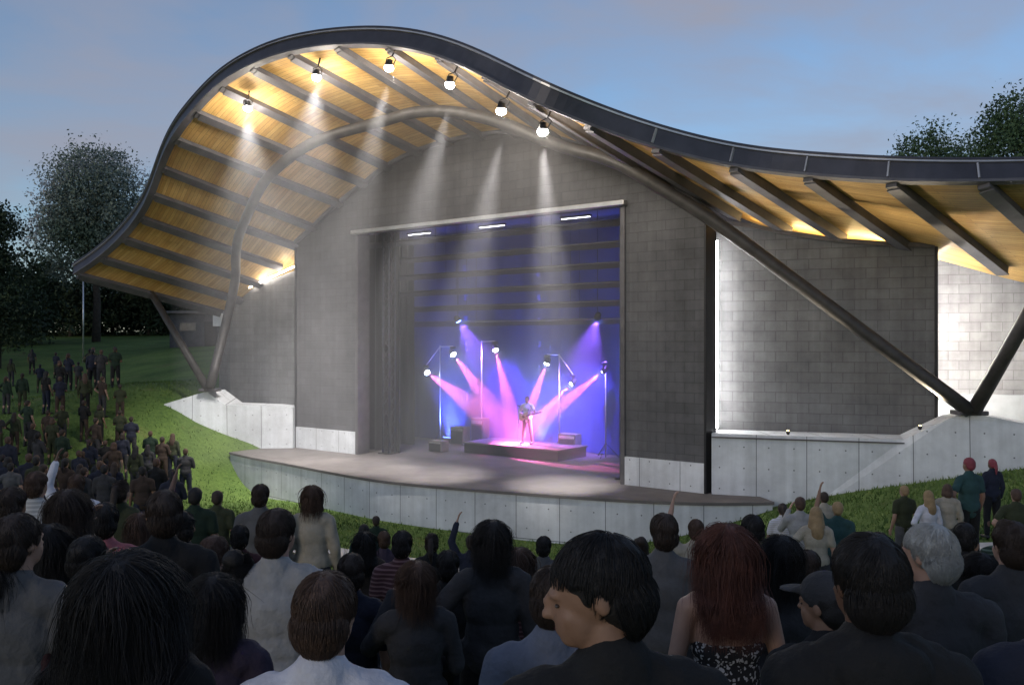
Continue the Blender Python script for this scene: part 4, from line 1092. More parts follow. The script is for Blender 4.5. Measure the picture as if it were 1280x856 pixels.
def body_bm(arms=('down', 'down'), fem=False, HM=None, stance=0.0, hands=True, thick=1.0, fr=.009):
    bm = bmesh.new(); HM = HM or Matrix.Identity(4)
    k = 0.92 if fem else 1.0
    ell(bm, (0, 0, .95), (.165 * (1.04 if fem else 1) * thick, .118 * thick, .13))
    ell(bm, (0, .005, 1.10), (.135 * k * thick, .10 * thick, .16))
    ell(bm, (0, 0, 1.28), (.162 * k * thick, .112 * thick, .18))
    if fem:
        for s_ in (-1, 1): ell(bm, (s_ * .07, .085, 1.27), (.06, .055, .06))
    capsule_mesh(bm, (-.135 * k, -.01, 1.415), (.135 * k, -.01, 1.415), .062 * thick, .062 * thick)
    capsule_mesh(bm, (-.10 * k, -.015, 1.425), (-.035, -.012, 1.455), .044, .044); capsule_mesh(bm, (.10 * k, -.015, 1.425), (.035, -.012, 1.455), .044, .044)
    capsule_mesh(bm, (0, -.015, 1.42), HM @ V((0, .0, 1.57)), .058 * k, .054 * k)
    # head
    h = bmesh.new()
    ell(h, (0, .0, 1.655), (.074, .094, .092)); ell(h, (0, .045, 1.60), (.058, .058, .07)); ell(h, (0, .066, 1.562), (.036, .034, .026))
    ell(h, (0, .100, 1.632), (.010, .020, .026)); ell(h, (0, .112, 1.614), (.015, .017, .012)); ell(h, (0, .083, 1.655), (.05, .018, .014))
    ell(h, (0, .097, 1.584), (.022, .010, .006)); ell(h, (0, .095, 1.575), (.020, .011, .006))
    for s_ in (-1, 1): ell(h, (s_ * .075, -.012, 1.632), (.009, .017, .028)); ell(h, (s_ * .040, .060, 1.606), (.019, .022, .022))
    bmesh.ops.transform(h, matrix=HM, verts=h.verts)
    me = bpy.data.meshes.new('h'); h.to_mesh(me); h.free(); bm.from_mesh(me); bpy.data.meshes.remove(me)
    for i, s_ in enumerate((-1, 1)):
        e, w_ = ARMS[arms[i]]
        e = V((e[0] * s_, e[1], e[2])); w_ = V((w_[0] * s_, w_[1], w_[2])); sh_ = V((s_ * .185 * k, -.01, 1.405))
        capsule_mesh(bm, sh_, e, .052 * k * thick, .040 * k); capsule_mesh(bm, e, e.lerp(w_, .35), .040 * k, .040 * k); capsule_mesh(bm, e.lerp(w_, .35), w_, .040 * k, .027 * k)
        if hands: hand(bm, w_, e, s_, .75 if arms[i] in ('strum', 'fret') else .4, fr)
        else: capsule_mesh(bm, w_, w_ + (w_ - e).normalized() * .1, .03, .025)
        hx = s_ * .092; kx = s_ * (.10 + stance * .5); ax = s_ * (.10 + stance)
        capsule_mesh(bm, (hx, 0, .90), (kx, .015, .50), .088 * thick, .058); capsule_mesh(bm, (kx, .015, .50), (kx, -.015, .36), .056, .056); capsule_mesh(bm, (kx, -.015, .36), (ax, -.02, .09), .056, .038)
        capsule_mesh(bm, (ax, -.045, .04), (ax + s_ * .015, .15, .035), .038, .03)
    return bm

def shirt_bm(arms=('down', 'down'), fem=False, sleeve='short', thick=1.0, hood=False, hem=.86):
    bm = bmesh.new(); k = 0.92 if fem else 1.0; o_ = .016
    ell(bm, (0, 0, 1.0), (.172 * thick + o_, .126 * thick + o_, .155)); ell(bm, (0, .004, 1.12), (.152 * k * thick + o_, .112 * thick + o_, .18)); ell(bm, (0, 0, 1.28), (.166 * k * thick + o_, .114 * thick + o_, .185))
    capsule_mesh(bm, (0, 0, hem + .05), (0, 0, 1.0), .12, .13)
    if fem:
        for s_ in (-1, 1): ell(bm, (s_ * .07, .087, 1.27), (.07, .065, .07))
    capsule_mesh(bm, (-.14 * k, -.01, 1.415), (.14 * k, -.01, 1.415), .068 * thick + .006, .068 * thick + .006)
    capsule_mesh(bm, (-.10 * k, -.015, 1.44), (-.045, -.012, 1.475), .05, .05); capsule_mesh(bm, (.10 * k, -.015, 1.44), (.045, -.012, 1.475), .05, .05)
    capsule_mesh(bm, (0, -.022, 1.43), (0, -.016, 1.492), .082, .074)
    ell(bm, (0, -.02, 1.445), (.125 * k, .066, .048))
    if hood:
        ell(bm, (0, -.085, 1.46), (.11, .06, .075)); capsule_mesh(bm, (-.085, -.02, 1.475), (.085, -.02, 1.475), .05, .05)
    for i, s_ in enumerate((-1, 1)):
        e, w_ = ARMS[arms[i]]
        e = V((e[0] * s_, e[1], e[2])); w_ = V((w_[0] * s_, w_[1], w_[2])); sh_ = V((s_ * .185 * k, -.01, 1.405))
        if sleeve == 'short': capsule_mesh(bm, sh_, sh_.lerp(e, .62), .062 * k * thick + .004, .062 * k)
        elif sleeve == 'long': capsule_mesh(bm, sh_, e, .062 * k * thick + .006, .054); capsule_mesh(bm, e, e.lerp(w_, .93), .054, .040)
    return bm
def trousers_bm(stance=0.0, thick=1.0, short=False):
    bm = bmesh.new()
    ell(bm, (0, 0, .95), (.172 * thick + .008, .125 * thick + .008, .12))
    for s_ in (-1, 1):
        hx = s_ * .092; kx = s_ * (.10 + stance * .5); ax = s_ * (.10 + stance)
        capsule_mesh(bm, (hx, 0, .90), (kx, .012, .50), .098 * thick, .072)
        if not short: capsule_mesh(bm, (kx, .012, .50), (ax, -.018, .12), .072, .056)
    return bm
def shoes_bm(stance=0.0):
    bm = bmesh.new(); ms = []
    for s_ in (-1, 1):
        ax = s_ * (.10 + stance)
        capsule_mesh(bm, (ax, -.05, .045), (ax + s_ * .015, .155, .04), .045, .038); capsule_mesh(bm, (ax, -.03, .05), (ax, -.02, .10), .044, .044)
    return bm
def hair_bm(style, HM):
    h = bmesh.new()
    ell(h, (0, -.014, 1.668), (.083, .098, .092)); ell(h, (0, -.045, 1.625), (.075, .066, .075))
    if style in ('short', 'cropped'): ell(h, (0, -.052, 1.597), (.056, .038, .052))
    if style == 'cropped': pass
    if style == 'bob':
        for s_ in (-1, 1): capsule_mesh(h, (s_ * .065, -.01, 1.66), (s_ * .075, -.005, 1.54), .03, .034)
        ell(h, (0, -.06, 1.57), (.085, .055, .09))
    if style == 'long':
        for s_ in (-1, 1): capsule_mesh(h, (s_ * .06, -.02, 1.66), (s_ * .085, -.05, 1.48), .032, .034)
        ell(h, (0, -.075, 1.53), (.088, .05, .16)); ell(h, (.01, -.108, 1.42), (.09, .035, .13))
    if style == 'bun': ell(h, (0, -.085, 1.745), (.055, .055, .05)); ell(h, (0, -.06, 1.60), (.06, .04, .05))
    if style == 'ponytail':
        ell(h, (0, -.115, 1.69), (.03, .03, .03)); capsule_mesh(h, (0, -.125, 1.68), (0, -.15, 1.55), .032, .035); capsule_mesh(h, (0, -.15, 1.55), (.01, -.13, 1.42), .035, .012)
    if style == 'big': ell(h, (0, -.03, 1.66), (.115, .118, .112)); ell(h, (0, -.06, 1.55), (.125, .085, .11)); ell(h, (0, -.09, 1.45), (.13, .06, .12))
    bmesh.ops.transform(h, matrix=HM, verts=h.verts)
    return h
def cap_bm(HM):
    h = bmesh.new(); ell(h, (0, -.008, 1.685), (.088, .105, .085)); capsule_mesh(h, (-.04, .10, 1.685), (.04, .10, 1.685), .016, .016); ell(h, (0, .13, 1.682), (.07, .07, .010))
    bmesh.ops.transform(h, matrix=HM, verts=h.verts); return h

def strands(style, HM, n, seed, rad=0.0016):
    """fine locks combed from the crown down over the head (and down the back when the hair is long)"""
    rg = random.Random(seed); verts = []; faces = []
    C0 = V((0, -.012, 1.665)); Rr = V((.080, .098, .090))
    if style == 'big': C0 = V((0, -.03, 1.655)); Rr = V((.112, .116, .112))
    crown = V((0, -.35, 1)).normalized()
    length = {'short': .075, 'cropped': .03, 'bob': .26, 'long': .40, 'big': .34, 'bun': .11, 'ponytail': .11}[style]
    napes = style in ('short', 'cropped', 'bun', 'ponytail')
    for i in range(n):
        nape = napes and i % 3 == 0
        while True:
            d = V((rg.gauss(0, 1), rg.gauss(0, 1), rg.gauss(0, 1))).normalized()
            lim = -.05 if style in ('long', 'bob', 'big') else -.45
            if d.y > .45 and d.z < .55: continue
            if nape:
                if d.y > .15 or d.z > .5: continue
                break
            if d.z < lim: continue
            if d.y > 0.05 and d.z < .1 and style in ('short', 'cropped', 'bun', 'ponytail'): continue
            break
        lift = rg.uniform(.96, 1.05)
        if nape: C_, R_ = V((0, -.046, 1.617)), V((.074, .066, .078))
        else: C_, R_ = C0, Rr
        p = V((C_.x + d.x * R_.x * lift, C_.y + d.y * R_.y * lift, C_.z + d.z * R_.z * lift))
        L = (min(length, .05) if nape else length) * rg.uniform(.65, 1.1); seg = 7; st = L / seg
        sw = V((rg.gauss(0, .25), rg.gauss(0, .2), 0)); wv = rg.uniform(0, 6.3); wa = .05 if style in ('short', 'cropped') else .18
        pts = [p.copy()]
        for s_ in range(seg):
            e = V(((p.x - C0.x) / Rr.x, (p.y - C0.y) / Rr.y, (p.z - C0.z) / Rr.z))
            nn = e.normalized()
            t_ = (nn - crown * 1.0); t_ = t_ - nn * t_.dot(nn)
            if style in ('bun', 'ponytail'): t_ = V((0, -.6, .25)) - nn * V((0, -.6, .25)).dot(nn)
            if t_.length < 1e-3: t_ = V((1, 0, 0))
            t_.normalize()
            fly = 2.2 if i % 17 == 0 else 1.0
            t_ = t_ + sw * .5 * fly + V((math.sin(wv + s_ * .9) * wa, math.cos(wv + s_) * wa * .5, 0))
            if p.z < C0.z - .02 and style in ('long', 'bob', 'big'):
                t_ = V((sw.x * .25 + math.sin(wv + s_ * 1.1) * wa, -.12 if p.z > 1.5 else -.02, -1))
                if style == 'big': t_ += V((d.x * .25, 0, 0))
            if nape:
                nn_ = V(((p.x - C_.x) / R_.x, (p.y - C_.y) / R_.y, (p.z - C_.z) / R_.z)).normalized()
                t_ = V((sw.x * .5 - p.x * 1.5, -.05, -1)); t_ = t_ - nn_ * t_.dot(nn_) + nn_ * .12
                p = p + t_.normalized() * st; pts.append(p.copy()); continue
            if napes and p.y > .015 and p.z < 1.672: pts.append(p.copy()); continue
            p = p + t_.normalized() * st
            e = V(((p.x - C0.x) / Rr.x, (p.y - C0.y) / Rr.y, (p.z - C0.z) / Rr.z))
            if e.length < lift: e = e.normalized() * lift; p = V((C0.x + e.x * Rr.x, C0.y + e.y * Rr.y, C0.z + e.z * Rr.z))
            elif style in ('short', 'cropped') and e.length > lift + .05: e = e.normalized() * (lift + .03); p = V((C0.x + e.x * Rr.x, C0.y + e.y * Rr.y, C0.z + e.z * Rr.z))
            if style in ('long', 'big') and p.z < 1.46: p.y = min(p.y, -.125 - .03 * rg.random())
            pts.append(p.copy())
        b0 = len(verts); r_ = rad * rg.uniform(.7, 1.5)
        for j, q_ in enumerate(pts):
            a_ = (pts[min(j + 1, seg)] - pts[max(j - 1, 0)]).normalized(); x_ = a_.cross(V((.3, .2, 1))).normalized(); y_ = a_.cross(x_)
            rr = r_ * (1 - .75 * (j / seg) ** 2)
            for m_ in range(3):
                an_ = 2.094 * m_; verts.append(HM @ (q_ + x_ * rr * math.cos(an_) + y_ * rr * math.sin(an_)))
        for j in range(seg):
            for m_ in range(3):
                faces.append((b0 + j * 3 + m_, b0 + j * 3 + (m_ + 1) % 3, b0 + (j + 1) * 3 + (m_ + 1) % 3, b0 + (j + 1) * 3 + m_))
    return verts, faces

_cache = {}
def mesh_once(key, make):
    if key not in _cache: _cache[key] = make()
    return _cache[key]
def put(name, me, mat, root):
    o_ = bpy.data.objects.new(name, me)
    if not me.materials: me.materials.append(None)
    o_.material_slots[0].link = 'OBJECT'; o_.material_slots[0].material = mat
    return link(o_, root)

USED = set()
def person(x, y, h, label, group=None, z=None, rz=0.0, arms=('down', 'down'), fem=False, skin='light', hair='black', style='short', top='black', sleeve='short', legs='charcoal', yaw=0, pitch=0,
           near=False, fine=False, thick=1.0, nstr=0, topmat=None, dress=False, stance=0.03, cap=None, hood=False):
    if z is None: z = gz1(x, y)
    if len(label.replace(',', ' ').split()) > 16: print('LONG', label)
    root = empty('person', (x, y, z), rz); root.scale = (h / 1.75,) * 3
    tag(root, label, 'person', group)
    vox = .0105 if near else .019
    HM = head_matrix(yaw, pitch); hk = (yaw, pitch)
    kb = ('body', arms, fem, hk, stance, near, thick, fine)
    put('body', mesh_once(kb, lambda: remesh(body_bm(arms, fem, HM, stance, True, thick, .009 if near else .0135), .0062 if fine else vox, 3)), SKIN[skin], root)
    if dress:
        def mk():
            bm = bmesh.new()
            ell(bm, (0, 0, 1.0), (.18, .135, .16)); ell(bm, (0, .004, 1.12), (.150, .112, .18)); ell(bm, (0, .0, 1.235), (.158, .118, .105))
            for s_ in (-1, 1): ell(bm, (s_ * .07, .087, 1.27), (.07, .065, .07))
            capsule_mesh(bm, (0, 0, .55), (0, 0, .95), .26, .15)
            return remesh(bm, vox, 3, .003)
        put('dress', mesh_once(('dress', near), mk), topmat, root)
        for s_ in (-1, 1):
            bm = bmesh.new(); add_tube(bm, [V((s_ * .085, -.108, 1.30)), V((s_ * .095, -.085, 1.42)), V((s_ * .10, -.01, 1.485)), V((s_ * .09, .08, 1.40)), V((s_ * .08, .12, 1.31))], .006, 6)
            obj('strap', bm, cloth('black'), root, True)
    else:
        ks = ('shirt', arms, fem, sleeve, near, thick, hood)
        put('shirt', mesh_once(ks, lambda: remesh(shirt_bm(arms, fem, sleeve, thick, hood), vox, 3, .011 if near else .007, 11.0)), topmat or cloth(top), root)
        put('trousers', mesh_once(('tr', stance, thick), lambda: remesh(trousers_bm(stance, thick), .02, 3, .005)), cloth(legs), root)
    def shoe_side(s_):
        bm = bmesh.new(); ax = s_ * (.10 + stance)
        capsule_mesh(bm, (ax, -.05, .045), (ax + s_ * .015, .155, .04), .045, .038); capsule_mesh(bm, (ax, -.03, .05), (ax, -.02, .10), .044, .044)
        return remesh(bm, .014, 2)
    for s_ in (-1, 1): put('shoe', mesh_once(('shoe', stance, s_), lambda: shoe_side(s_)), M_BLACK, root)
    hm = put('hair', mesh_once(('hair', style, hk, near), lambda: remesh(hair_bm(style, HM), .009 if near else .016, 3, .006 if near else .003, 26)), HAIR[hair], root)
    if cap: put('cap', mesh_once(('cap', hk), lambda: remesh(cap_bm(HM), .01, 2)), cloth(cap), root)
    if nstr:
        def mk_s():
            v, f = strands(style, HM, nstr, 17 + yaw, .00095 if near else .0022)
            me = bpy.data.meshes.new('hair_lock'); me.from_pydata([tuple(q) for q in v], [], f); me.update()
            me.polygons.foreach_set('use_smooth', [True] * len(me.polygons)); return me
        o_ = put('hair_lock', mesh_once(('lock', style, hk, nstr), mk_s), HAIR[hair], hm); o_['kind'] = 'stuff'
    if near and (abs(yaw) > 20):
        for s_ in (-1, 1):
            bm = bmesh.new(); ell(bm, (s_ * .031, .0835, 1.634), (.011, .006, .0045), HM); obj('eye', bm, M_EYE, root, True)
    return root
M_EYE = surf('eye', (0.05, 0.04, 0.035), 0.15, var=.2, scale=200)

def at_px(px, top, Y, hmin=1.50, hmax=1.86):
    """stand someone on the lawn near depth Y so that the crown of the head reaches the given height in view"""
    best = None
    for k in range(-30, 61):
        y = Y * (1 + k * 0.012)
        x = (px - 640) / FPX * y; g_ = gz1(x, y); h = EYE - (top - 428) / FPX * y - g_
        pen = max(0, hmin - h) + max(0, h - hmax) + abs(k) * 0.004
        if best is None or pen < best[0]: best = (pen, x, y, min(max(h, hmin), hmax))
    return best[1:]
TAKEN = []
def add(px, crown_y, Y, label, hmin=1.5, hmax=1.86, **kw):
    x, y, h = at_px(px, crown_y, Y, hmin, hmax)
    if kw.get('group') == 'people standing on the left lawn':
        for _ in range(12):
            if all((x - a) ** 2 + (y - b) ** 2 > .3 for a, b in TAKEN): break
            px -= 0.35 * FPX / Y; x, y, h = at_px(px, crown_y, Y, hmin, hmax)
    TAKEN.append((x, y)); return person(x, y, h * 1.75 / 1.76, label, **kw)

# the row nearest the camera
add(768, 661, 1.78, 'large dark haired person in black, face turned down to the left', near=True, fine=True, style='short', hair='black', top='black', skin='tan', yaw=72, pitch=-14, nstr=5200, thick=1.0, rz=R(8), sleeve='long')
add(405, 713, 2.15, 'child with short brown hair and a white shirt seen from behind', hmin=1.35, near=True, style='short', hair='brown', top='white', skin='light', nstr=5200, yaw=-8, pitch=-6, group=None)
add(163, 692, 2.25, 'person with big loose black hair and a black jacket at the lower left', near=True, fem=True, style='big', hair='black', top='black', sleeve='long', skin='tan', nstr=5200, yaw=-12)
add(908, 655, 3.5, 'woman with long auburn hair in a black and white flowered strappy dress', near=True, fem=True, style='long', hair='auburn', dress=True, topmat=floral(), skin='light', nstr=5200, yaw=-6, pitch=-4)
add(1086, 664, 2.02, 'broad shouldered person with black hair and a black hooded top at the lower right', near=True, style='short', hair='black', top='black', sleeve='long', hood=True, skin='brown', nstr=5200, thick=1.12, yaw=4)
add(1166, 653, 3.1, 'grey haired person in a charcoal jacket', near=True, style='short', hair='grey', top='charcoal', sleeve='long', skin='light', nstr=5200, yaw=28, pitch=-6, thick=1.08)
add(690, 706, 2.75, 'dark haired person in a slate blue shirt just left of the person in black', near=True, style='cropped', hair='dark brown', top='slate blue', skin='tan', nstr=5200, yaw=-10, pitch=-10)
add(346, 634, 3.9, 'person in a pale grey shirt with grey brown hair behind the child', near=True, style='short', hair='dark brown', top='pale grey', skin='light', nstr=5200, thick=1.1, sleeve='long', yaw=-14)
add(1036, 716, 2.9, 'shorter person in a dark cap beside the broad shouldered person', hmin=1.35, near=True, fine=True, style='short', hair='black', top='black', cap='charcoal', skin='tan', yaw=38, pitch=-4)
add(1264, 650, 3.9, 'person with dark brown hair and a grey jacket at the right edge', near=True, style='short', hair='dark brown', top='charcoal', sleeve='long', skin='light', nstr=3500, thick=1.1)
add(1320, 690, 2.4, 'person in a navy jacket just beyond the right edge', style='short', hair='black', top='navy', sleeve='long', thick=1.1)
add(22, 640, 3.3, 'person with dark hair and a grey jacket cut by the left edge', near=True, style='short', hair='dark brown', top='grey', sleeve='long', nstr=3500, yaw=-15)
add(268, 716, 3.0, 'person in a dark purple top between the big black hair and the pale grey shirt', hmin=1.4, style='bob', fem=True, hair='black', top='purple', skin='tan', near=True, nstr=4500)

# further rows: (px, crown py, depth, hair style, hair colour, top, legs, female)
rows = [
 (615,649,4.6,'bob','black','charcoal','black',1),(830,640,5.0,'short','dark brown','grey','charcoal',0),(975,668,3.9,'bob','black','charcoal','black',1),(940,642,6.3,'short','black','dark green','black',0),
 (1098,664,6.4,'short','dark brown','olive','black',0),(15,607,5.4,'short','dark brown','grey','charcoal',0),(86,611,4.5,'bob','dark brown','maroon','black',1),(131,627,5.2,'short','black','pink','navy',0),
 (206,611,4.2,'short','dark brown','black','charcoal',0),(46,588,7.6,'short','brown','pale grey','navy',0),(244,608,10.5,'short','black','dark green','black',0),(152,600,9.0,'ponytail','dark brown','olive','black',1),
 (96,592,9.6,'short','brown','white','charcoal',0),(272,612,12.6,'short','dark brown','olive','charcoal',0),(231,640,6.0,'bun','black','charcoal','navy',1),(177,640,6.6,'long','brown','red','black',1),
 (300,655,6.8,'short','black','maroon','black',0),(326,604,9.0,'short','dark brown','grey','black',0),(390,600,9.2,'bob','brown','beige','charcoal',1),
 (455,664,7.5,'long','black','brown','black',1),(480,668,9.4,'short','brown','purple','charcoal',0),(503,662,6.2,'short','black','maroon','slate blue',0),(540,666,8.5,'ponytail','dark brown','black','charcoal',1),
 (560,690,5.2,'short','black','black','navy',0),(680,669,8.0,'short','black','grey','black',0),(650,690,5.6,'long','brown','maroon','black',1),(590,672,10.5,'short','dark brown','navy','black',0),
 (470,644,15.5,'short','dark brown','dark green','black',0),(455,654,13.0,'bob','black','teal','charcoal',1),(520,700,4.1,'bob','brown','charcoal','grey',1),(440,690,4.4,'short','dark brown','navy','black',0),
 (745,672,9.0,'short','black','charcoal','grey',0),(800,672,7.2,'bun','dark brown','slate blue','black',1),(870,648,8.5,'short','brown','beige','grey',0),
 (1000,620,12.5,'short','brown','pale grey','tan',0),(978,628,13.2,'ponytail','dark brown','white','grey',1),(1020,632,11.0,'long','fair','beige','charcoal',1),(1047,626,11.8,'short','fair','teal','charcoal',0),(1030,614,14.5,'short','dark brown','beige','black',0),
 (1130,606,15.2,'short','fair','olive','grey',0),(1160,612,14.2,'long','fair','white','brown',1),(1184,604,13.5,'bob','brown','beige','grey',1),(1211,571,13.8,'short','red','teal','black',0),(1240,573,16.0,'ponytail','red','navy','black',1),
 (1256,648,7.6,'short','dark brown','dark green','black',0),(1205,652,6.2,'short','black','black','charcoal',0),(1140,672,5.4,'short','dark brown','charcoal','navy',0),(1270,610,14.0,'short','brown','olive','tan',0),
 (60,655,4.1,'long','black','navy','black',1),(5,690,3.3,'bob','black','maroon','black',1),(110,668,3.9,'short','black','slate blue','charcoal',0),(268,668,4.6,'short','brown','white','navy',0),(300,690,3.9,'bun','black','grey','black',1),
 (1225,690,4.3,'bob','black','navy','black',1),(885,690,5.0,'short','black','black','charcoal',0),(1010,690,5.2,'short','dark brown','navy','charcoal',0),(730,700,5.3,'long','black','purple','black',1),
]
ARMSET = [('down', 'down'), ('forward', 'forward'), ('crossed', 'crossed'), ('hip', 'down'), ('phone', 'forward'), ('down', 'down')]
pl_words = {}
def where(px, Y, top):
    if Y > 10.5: return 'right grass bank' if px > 940 else ('lawn before stage' if px > 320 else 'lower left lawn')
    if px < 220: return 'left of crowd'
    if px < 430: return 'crowd left of centre'
    if px < 790: return 'middle of crowd'
    if px < 1010: return 'crowd right of centre'
    return 'right of crowd'
labels = set(); crowd_r = random.Random(11)
art = {0: 'person', 1: 'woman'}
def unique(base, px):
    l = base
    k = 0
    opts = [', hands forward', ', arms folded', ', one hand on the hip', ', holding up a phone', ', arms hanging']
    return l
for i, (px, tp, Y, st, hc, top, legs, fem) in enumerate(rows):
    arms = ARMSET[crowd_r.randrange(len(ARMSET))]
    stripe = px in (46, 503, 650, 1256, 60, 978)
    hs = {'short': f'short {hc} hair', 'bob': f'a {hc} bob', 'long': f'long {hc} hair', 'big': f'big {hc} hair', 'bun': f'a {hc} bun', 'ponytail': f'a {hc} ponytail', 'cropped': f'cropped {hc} hair'}[st]
    lab = f'{art[fem]} with {hs} in {"striped " if stripe else ""}{top} top, {legs} trousers, {where(px, Y, tp)}'
    if lab in labels: legs = [l_ for l_ in ('charcoal', 'brown', 'olive', 'grey', 'navy') if lab.replace(f'{legs} trousers', f'{l_} trousers') not in labels][0]; lab = f'{art[fem]} with {hs} in {top} top, {legs} trousers, {where(px, Y, tp)}'
    labels.add(lab)
    if (px, tp) == (1211, 571): arms = ('hip', 'down')
    if px in (870, 590, 1047, 244, 96): arms = ('up', 'down')
    add(px, tp, Y, lab, group='people standing in the crowd', fem=bool(fem), style=st, hair=hc, top=top, legs=legs, topmat=striped(top) if stripe else None, skin=crowd_r.choice(['light', 'light', 'tan', 'brown']), arms=arms,
        sleeve=crowd_r.choice(['short', 'long']), rz=R(crowd_r.uniform(-14, 14)), yaw=crowd_r.choice([0, 0, 18, -18]) if Y < 7 else 0, near=Y < 4.7, nstr=2200 if Y < 4.7 else (700 if Y < 10 else 0), hmin=1.42)

# people standing about on the rising lawn at the left: (px, crown py, depth)
lawn = [(216,541,29),(203,545,30),(188,538,31),(164,520,33),(150,512,35),(135,505,36),(120,522,32),(105,500,37),(88,506,36),(60,512,34),(35,500,37),(18,515,33),(78,536,29),(48,540,28),(10,545,27),(112,548,27),
        (142,552,26),(170,556,26),(28,466,46),(50,455,52),(75,470,45),(98,452,54),(14,448,56),(128,470,46),(150,480,43),(112,436,66),(40,436,66),(70,440,62),(8,470,45),(160,466,50),(196,572,21),(215,585,19),(178,582,20),(150,580,20),(125,575,21),(100,572,21),(64,570,21),(36,566,22),(10,570,21),(232,560,26)]
_r = random.Random(3)
for k in range(34):
    px_ = _r.uniform(-10, 205); Y_ = _r.uniform(19, 40); g_ = gz1((px_ - 640) / FPX * Y_, Y_); tp_ = 428 - (g_ + 1.7 - EYE) * FPX / Y_
    if px_ > 120 + (Y_ - 19) * -2 + 90: continue
    lawn.append((px_, tp_, Y_))
hairs = ['black', 'dark brown', 'brown', 'fair']; tops = ['dark green', 'olive', 'charcoal', 'navy', 'black', 'brown', 'grey', 'maroon', 'dark green', 'black']; lg = ['black', 'charcoal', 'navy', 'olive', 'brown']
for i, (px, tp, Y) in enumerate(lawn):
    for _ in range(200):
        fem = crowd_r.random() < .4; st = crowd_r.choice(['long', 'bob', 'ponytail'] if fem else ['short']); hc = crowd_r.choice(hairs[:3]); top = crowd_r.choice(tops[:6] if i % 4 else tops); legs = crowd_r.choice(lg)
        hs = {'short': f'short {hc} hair', 'bob': f'a {hc} bob', 'long': f'long {hc} hair', 'ponytail': f'a {hc} ponytail'}[st]
        wh = 'far left lawn' if Y > 40 else ('mid left lawn' if Y > 24 else 'lower left lawn')
        lab = f'{art[int(fem)]} with {hs} in {top} top, {legs} trousers, {wh}'
        if lab not in labels: break
    labels.add(lab)
    add(px, tp, Y, lab, group='people standing on the left lawn', fem=fem, style=st, hair=hc, top=top, legs=legs, skin=crowd_r.choice(['light', 'tan', 'brown']), arms=ARMSET[crowd_r.randrange(4)],
        sleeve=crowd_r.choice(['short', 'long']), rz=R(crowd_r.uniform(-30, 30)), hmin=1.5, hmax=1.9)

# the guitarist on the riser, facing the audience
gp = WS(rs_ + 0.15, rz, RB)
ang = math.atan2(-NW.y, -NW.x) - math.pi / 2
gt = person(gp.x, gp.y, 1.84, 'guitarist in a white shirt playing in the pink beams at centre stage', z=rz, rz=ang + R(12), arms=('fret', 'strum'), style='short', hair='dark brown', top='white', legs='charcoal', skin='light', sleeve='long', stance=.09, near=True, pitch=-8)
ga = empty('electric_guitar', gp, ang + R(12)); tag(ga, 'pale electric guitar slung across the guitarist at centre stage', 'guitar')
GM = Matrix.Translation((0.02, 0.19, 1.08)) @ Matrix.Rotation(R(14), 4, 'Y')
M_GTR = surf('guitar_paint', (0.5, 0.35, 0.28), 0.25, var=.15)
bm = bmesh.new()
out = [(.24, .02), (.22, .12), (.12, .15), (.02, .10), (-.06, .13), (-.17, .13), (-.19, .08), (-.10, .03), (-.10, -.03), (-.17, -.09), (-.14, -.13), (-.03, -.11), (.05, -.12), (.16, -.16), (.23, -.10)]
pp = spline(out + [out[0]], 50)[:-1]
f_ = [bm.verts.new(GM @ V((a_, .022, b_))) for a_, b_ in pp]; b_ = [bm.verts.new(GM @ V((a_, -.022, c__))) for a_, c__ in pp]
bm.faces.new(f_); bm.faces.new(b_[::-1])
for i in range(len(pp)): bm.faces.new((f_[i], f_[(i + 1) % len(pp)], b_[(i + 1) % len(pp)], b_[i]))
obj('guitar_body', bm, M_GTR, ga)
bm = bmesh.new(); add_box(bm, (.52, .025, .05), GM @ Matrix.Translation((-.34, .028, 0)), .006); obj('neck', bm, surf('guitar_neck', (.10, .05, .025), .5), ga)
bm = bmesh.new(); add_box(bm, (.16, .018, .075), GM @ Matrix.Translation((-.68, .02, .015)), .008); obj('headstock', bm, M_GTR, ga)
bm = bmesh.new(); add_box(bm, (.10, .012, .09), GM @ Matrix.Translation((.04, .03, 0)), .004); obj('pickup', bm, M_BLACK, ga)
bm = bmesh.new(); add_tube(bm, [GM @ V((.24, 0, .02)), V((.19, .0, 1.30)), V((.10, -.02, 1.50)), V((-.10, .10, 1.38)), GM @ V((-.17, 0, .12))], .014, 6); obj('strap', bm, M_BLACK, ga)
mic = empty('microphone_stand', gp + V((-NW.x, -NW.y, 0)) * .55); tag(mic, 'black microphone stand in front of the guitarist', 'microphone')
bm = bmesh.new(); add_lathe(bm, [(.14, 0), (.14, .02), (.03, .04)], Matrix.Identity(4), 16); obj('base', bm, M_BLACK, mic)
bm = bmesh.new(); add_tube(bm, [V((0, 0, .02)), V((0, 0, 1.48))], .011, 8); obj('pole', bm, M_ALU, mic)
bm = bmesh.new(); M = look_frame(V((0, 0, 1.5)), NW * -1 + V((0, 0, .3))); add_lathe(bm, [(.012, -.1), (.018, .02), (.027, .05), (.02, .085)], M, 12); obj('microphone', bm, M_BLACK, mic, True)
HAZE = 0.0
EXPO = 0.6
CLOUD = (2.15, 2.12, 2.5, 1)
# ------------------------------------------------------------------ air, sky, sun, camera
if HAZE > 0:
    bm = bmesh.new()
    add_box(bm, (420, 420, 46), Matrix.Translation((0, 120, 21)))
    volume_box('haze', bm, HAZE, (0.85, 0.9, 1.0))

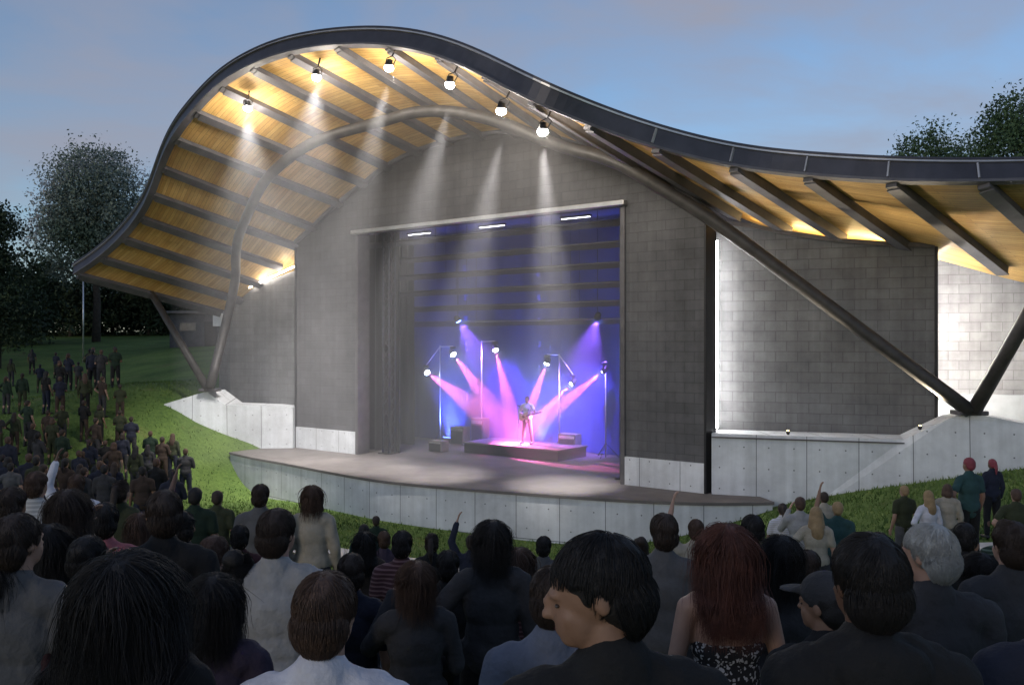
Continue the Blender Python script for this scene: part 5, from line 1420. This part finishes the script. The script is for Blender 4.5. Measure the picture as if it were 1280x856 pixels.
w = bpy.data.worlds.new('World'); scene.world = w; w.use_nodes = True
t = NT(w); bg = t.n['Background']
SUN_EL, SUN_AZ = R(13.0), R(215)
sky = t.new('ShaderNodeTexSky'); sky.sky_type = 'NISHITA'; sky.sun_disc = False
sky.sun_elevation = SUN_EL; sky.sun_rotation = SUN_AZ; sky.air_density = 1.0; sky.dust_density = 0.6; sky.ozone_density = 3.5
tc = t.new('ShaderNodeTexCoord')
# thin cloud sheet: soft noise on the sky direction
mp = t.new('ShaderNodeMapping'); mp.inputs['Scale'].default_value = (1.0, 1.0, 2.6); mp.inputs['Location'].default_value = (0.35, 0.0, 0.12)
t.link(tc.outputs['Generated'], mp.inputs['Vector'])
nz = t.new('ShaderNodeTexNoise'); nz.inputs['Scale'].default_value = 2.6; nz.inputs['Detail'].default_value = 7; nz.inputs['Roughness'].default_value = 0.55; nz.inputs['Distortion'].default_value = 0.3
t.link(mp.outputs['Vector'], nz.inputs['Vector'])
cr = t.new('ShaderNodeMapRange'); cr.inputs['From Min'].default_value = 0.37; cr.inputs['From Max'].default_value = 0.68; cr.inputs['To Max'].default_value = 0.85
t.link(nz.outputs['Fac'], cr.inputs['Value'])
mx = t.new('ShaderNodeMix', data_type='RGBA'); t.link(cr.outputs['Result'], mx.inputs['Factor'])
t.link(sky.outputs['Color'], mx.inputs['A']); mx.inputs['B'].default_value = CLOUD
t.link(mx.outputs['Result'], bg.inputs['Color']); bg.inputs['Strength'].default_value = 0.105
S = bpy.data.lights.new('sun', 'SUN'); S.energy = 0.25; S.angle = R(12); S.color = (1.0, 0.86, 0.72)
so = bpy.data.objects.new('sun', S); COL.objects.link(so)
sd = Vector((math.sin(SUN_AZ) * math.cos(SUN_EL), math.cos(SUN_AZ) * math.cos(SUN_EL), math.sin(SUN_EL)))
so.rotation_euler = (-sd).to_track_quat('-Z', 'Y').to_euler()

cam = bpy.data.cameras.new('camera'); co_ = bpy.data.objects.new('camera', cam); COL.objects.link(co_)
co_.location = (0, 0, EYE); co_.rotation_euler = (R(90), 0, 0)
cam.sensor_width = 36; cam.lens = FPX / 1280 * 36; cam.clip_start = 0.05; cam.clip_end = 6000
scene.camera = co_
vs = scene.view_settings; vs.view_transform = 'Standard'; vs.look = 'None'; vs.gamma = 1; vs.use_curve_mapping = False; vs.exposure = EXPO
scene.cycles.use_denoising = True
scene.cycles.volume_bounces = 0; scene.cycles.max_bounces = 6; scene.cycles.diffuse_bounces = 3; scene.cycles.transparent_max_bounces = 6
scene.cycles.sample_clamp_indirect = 8
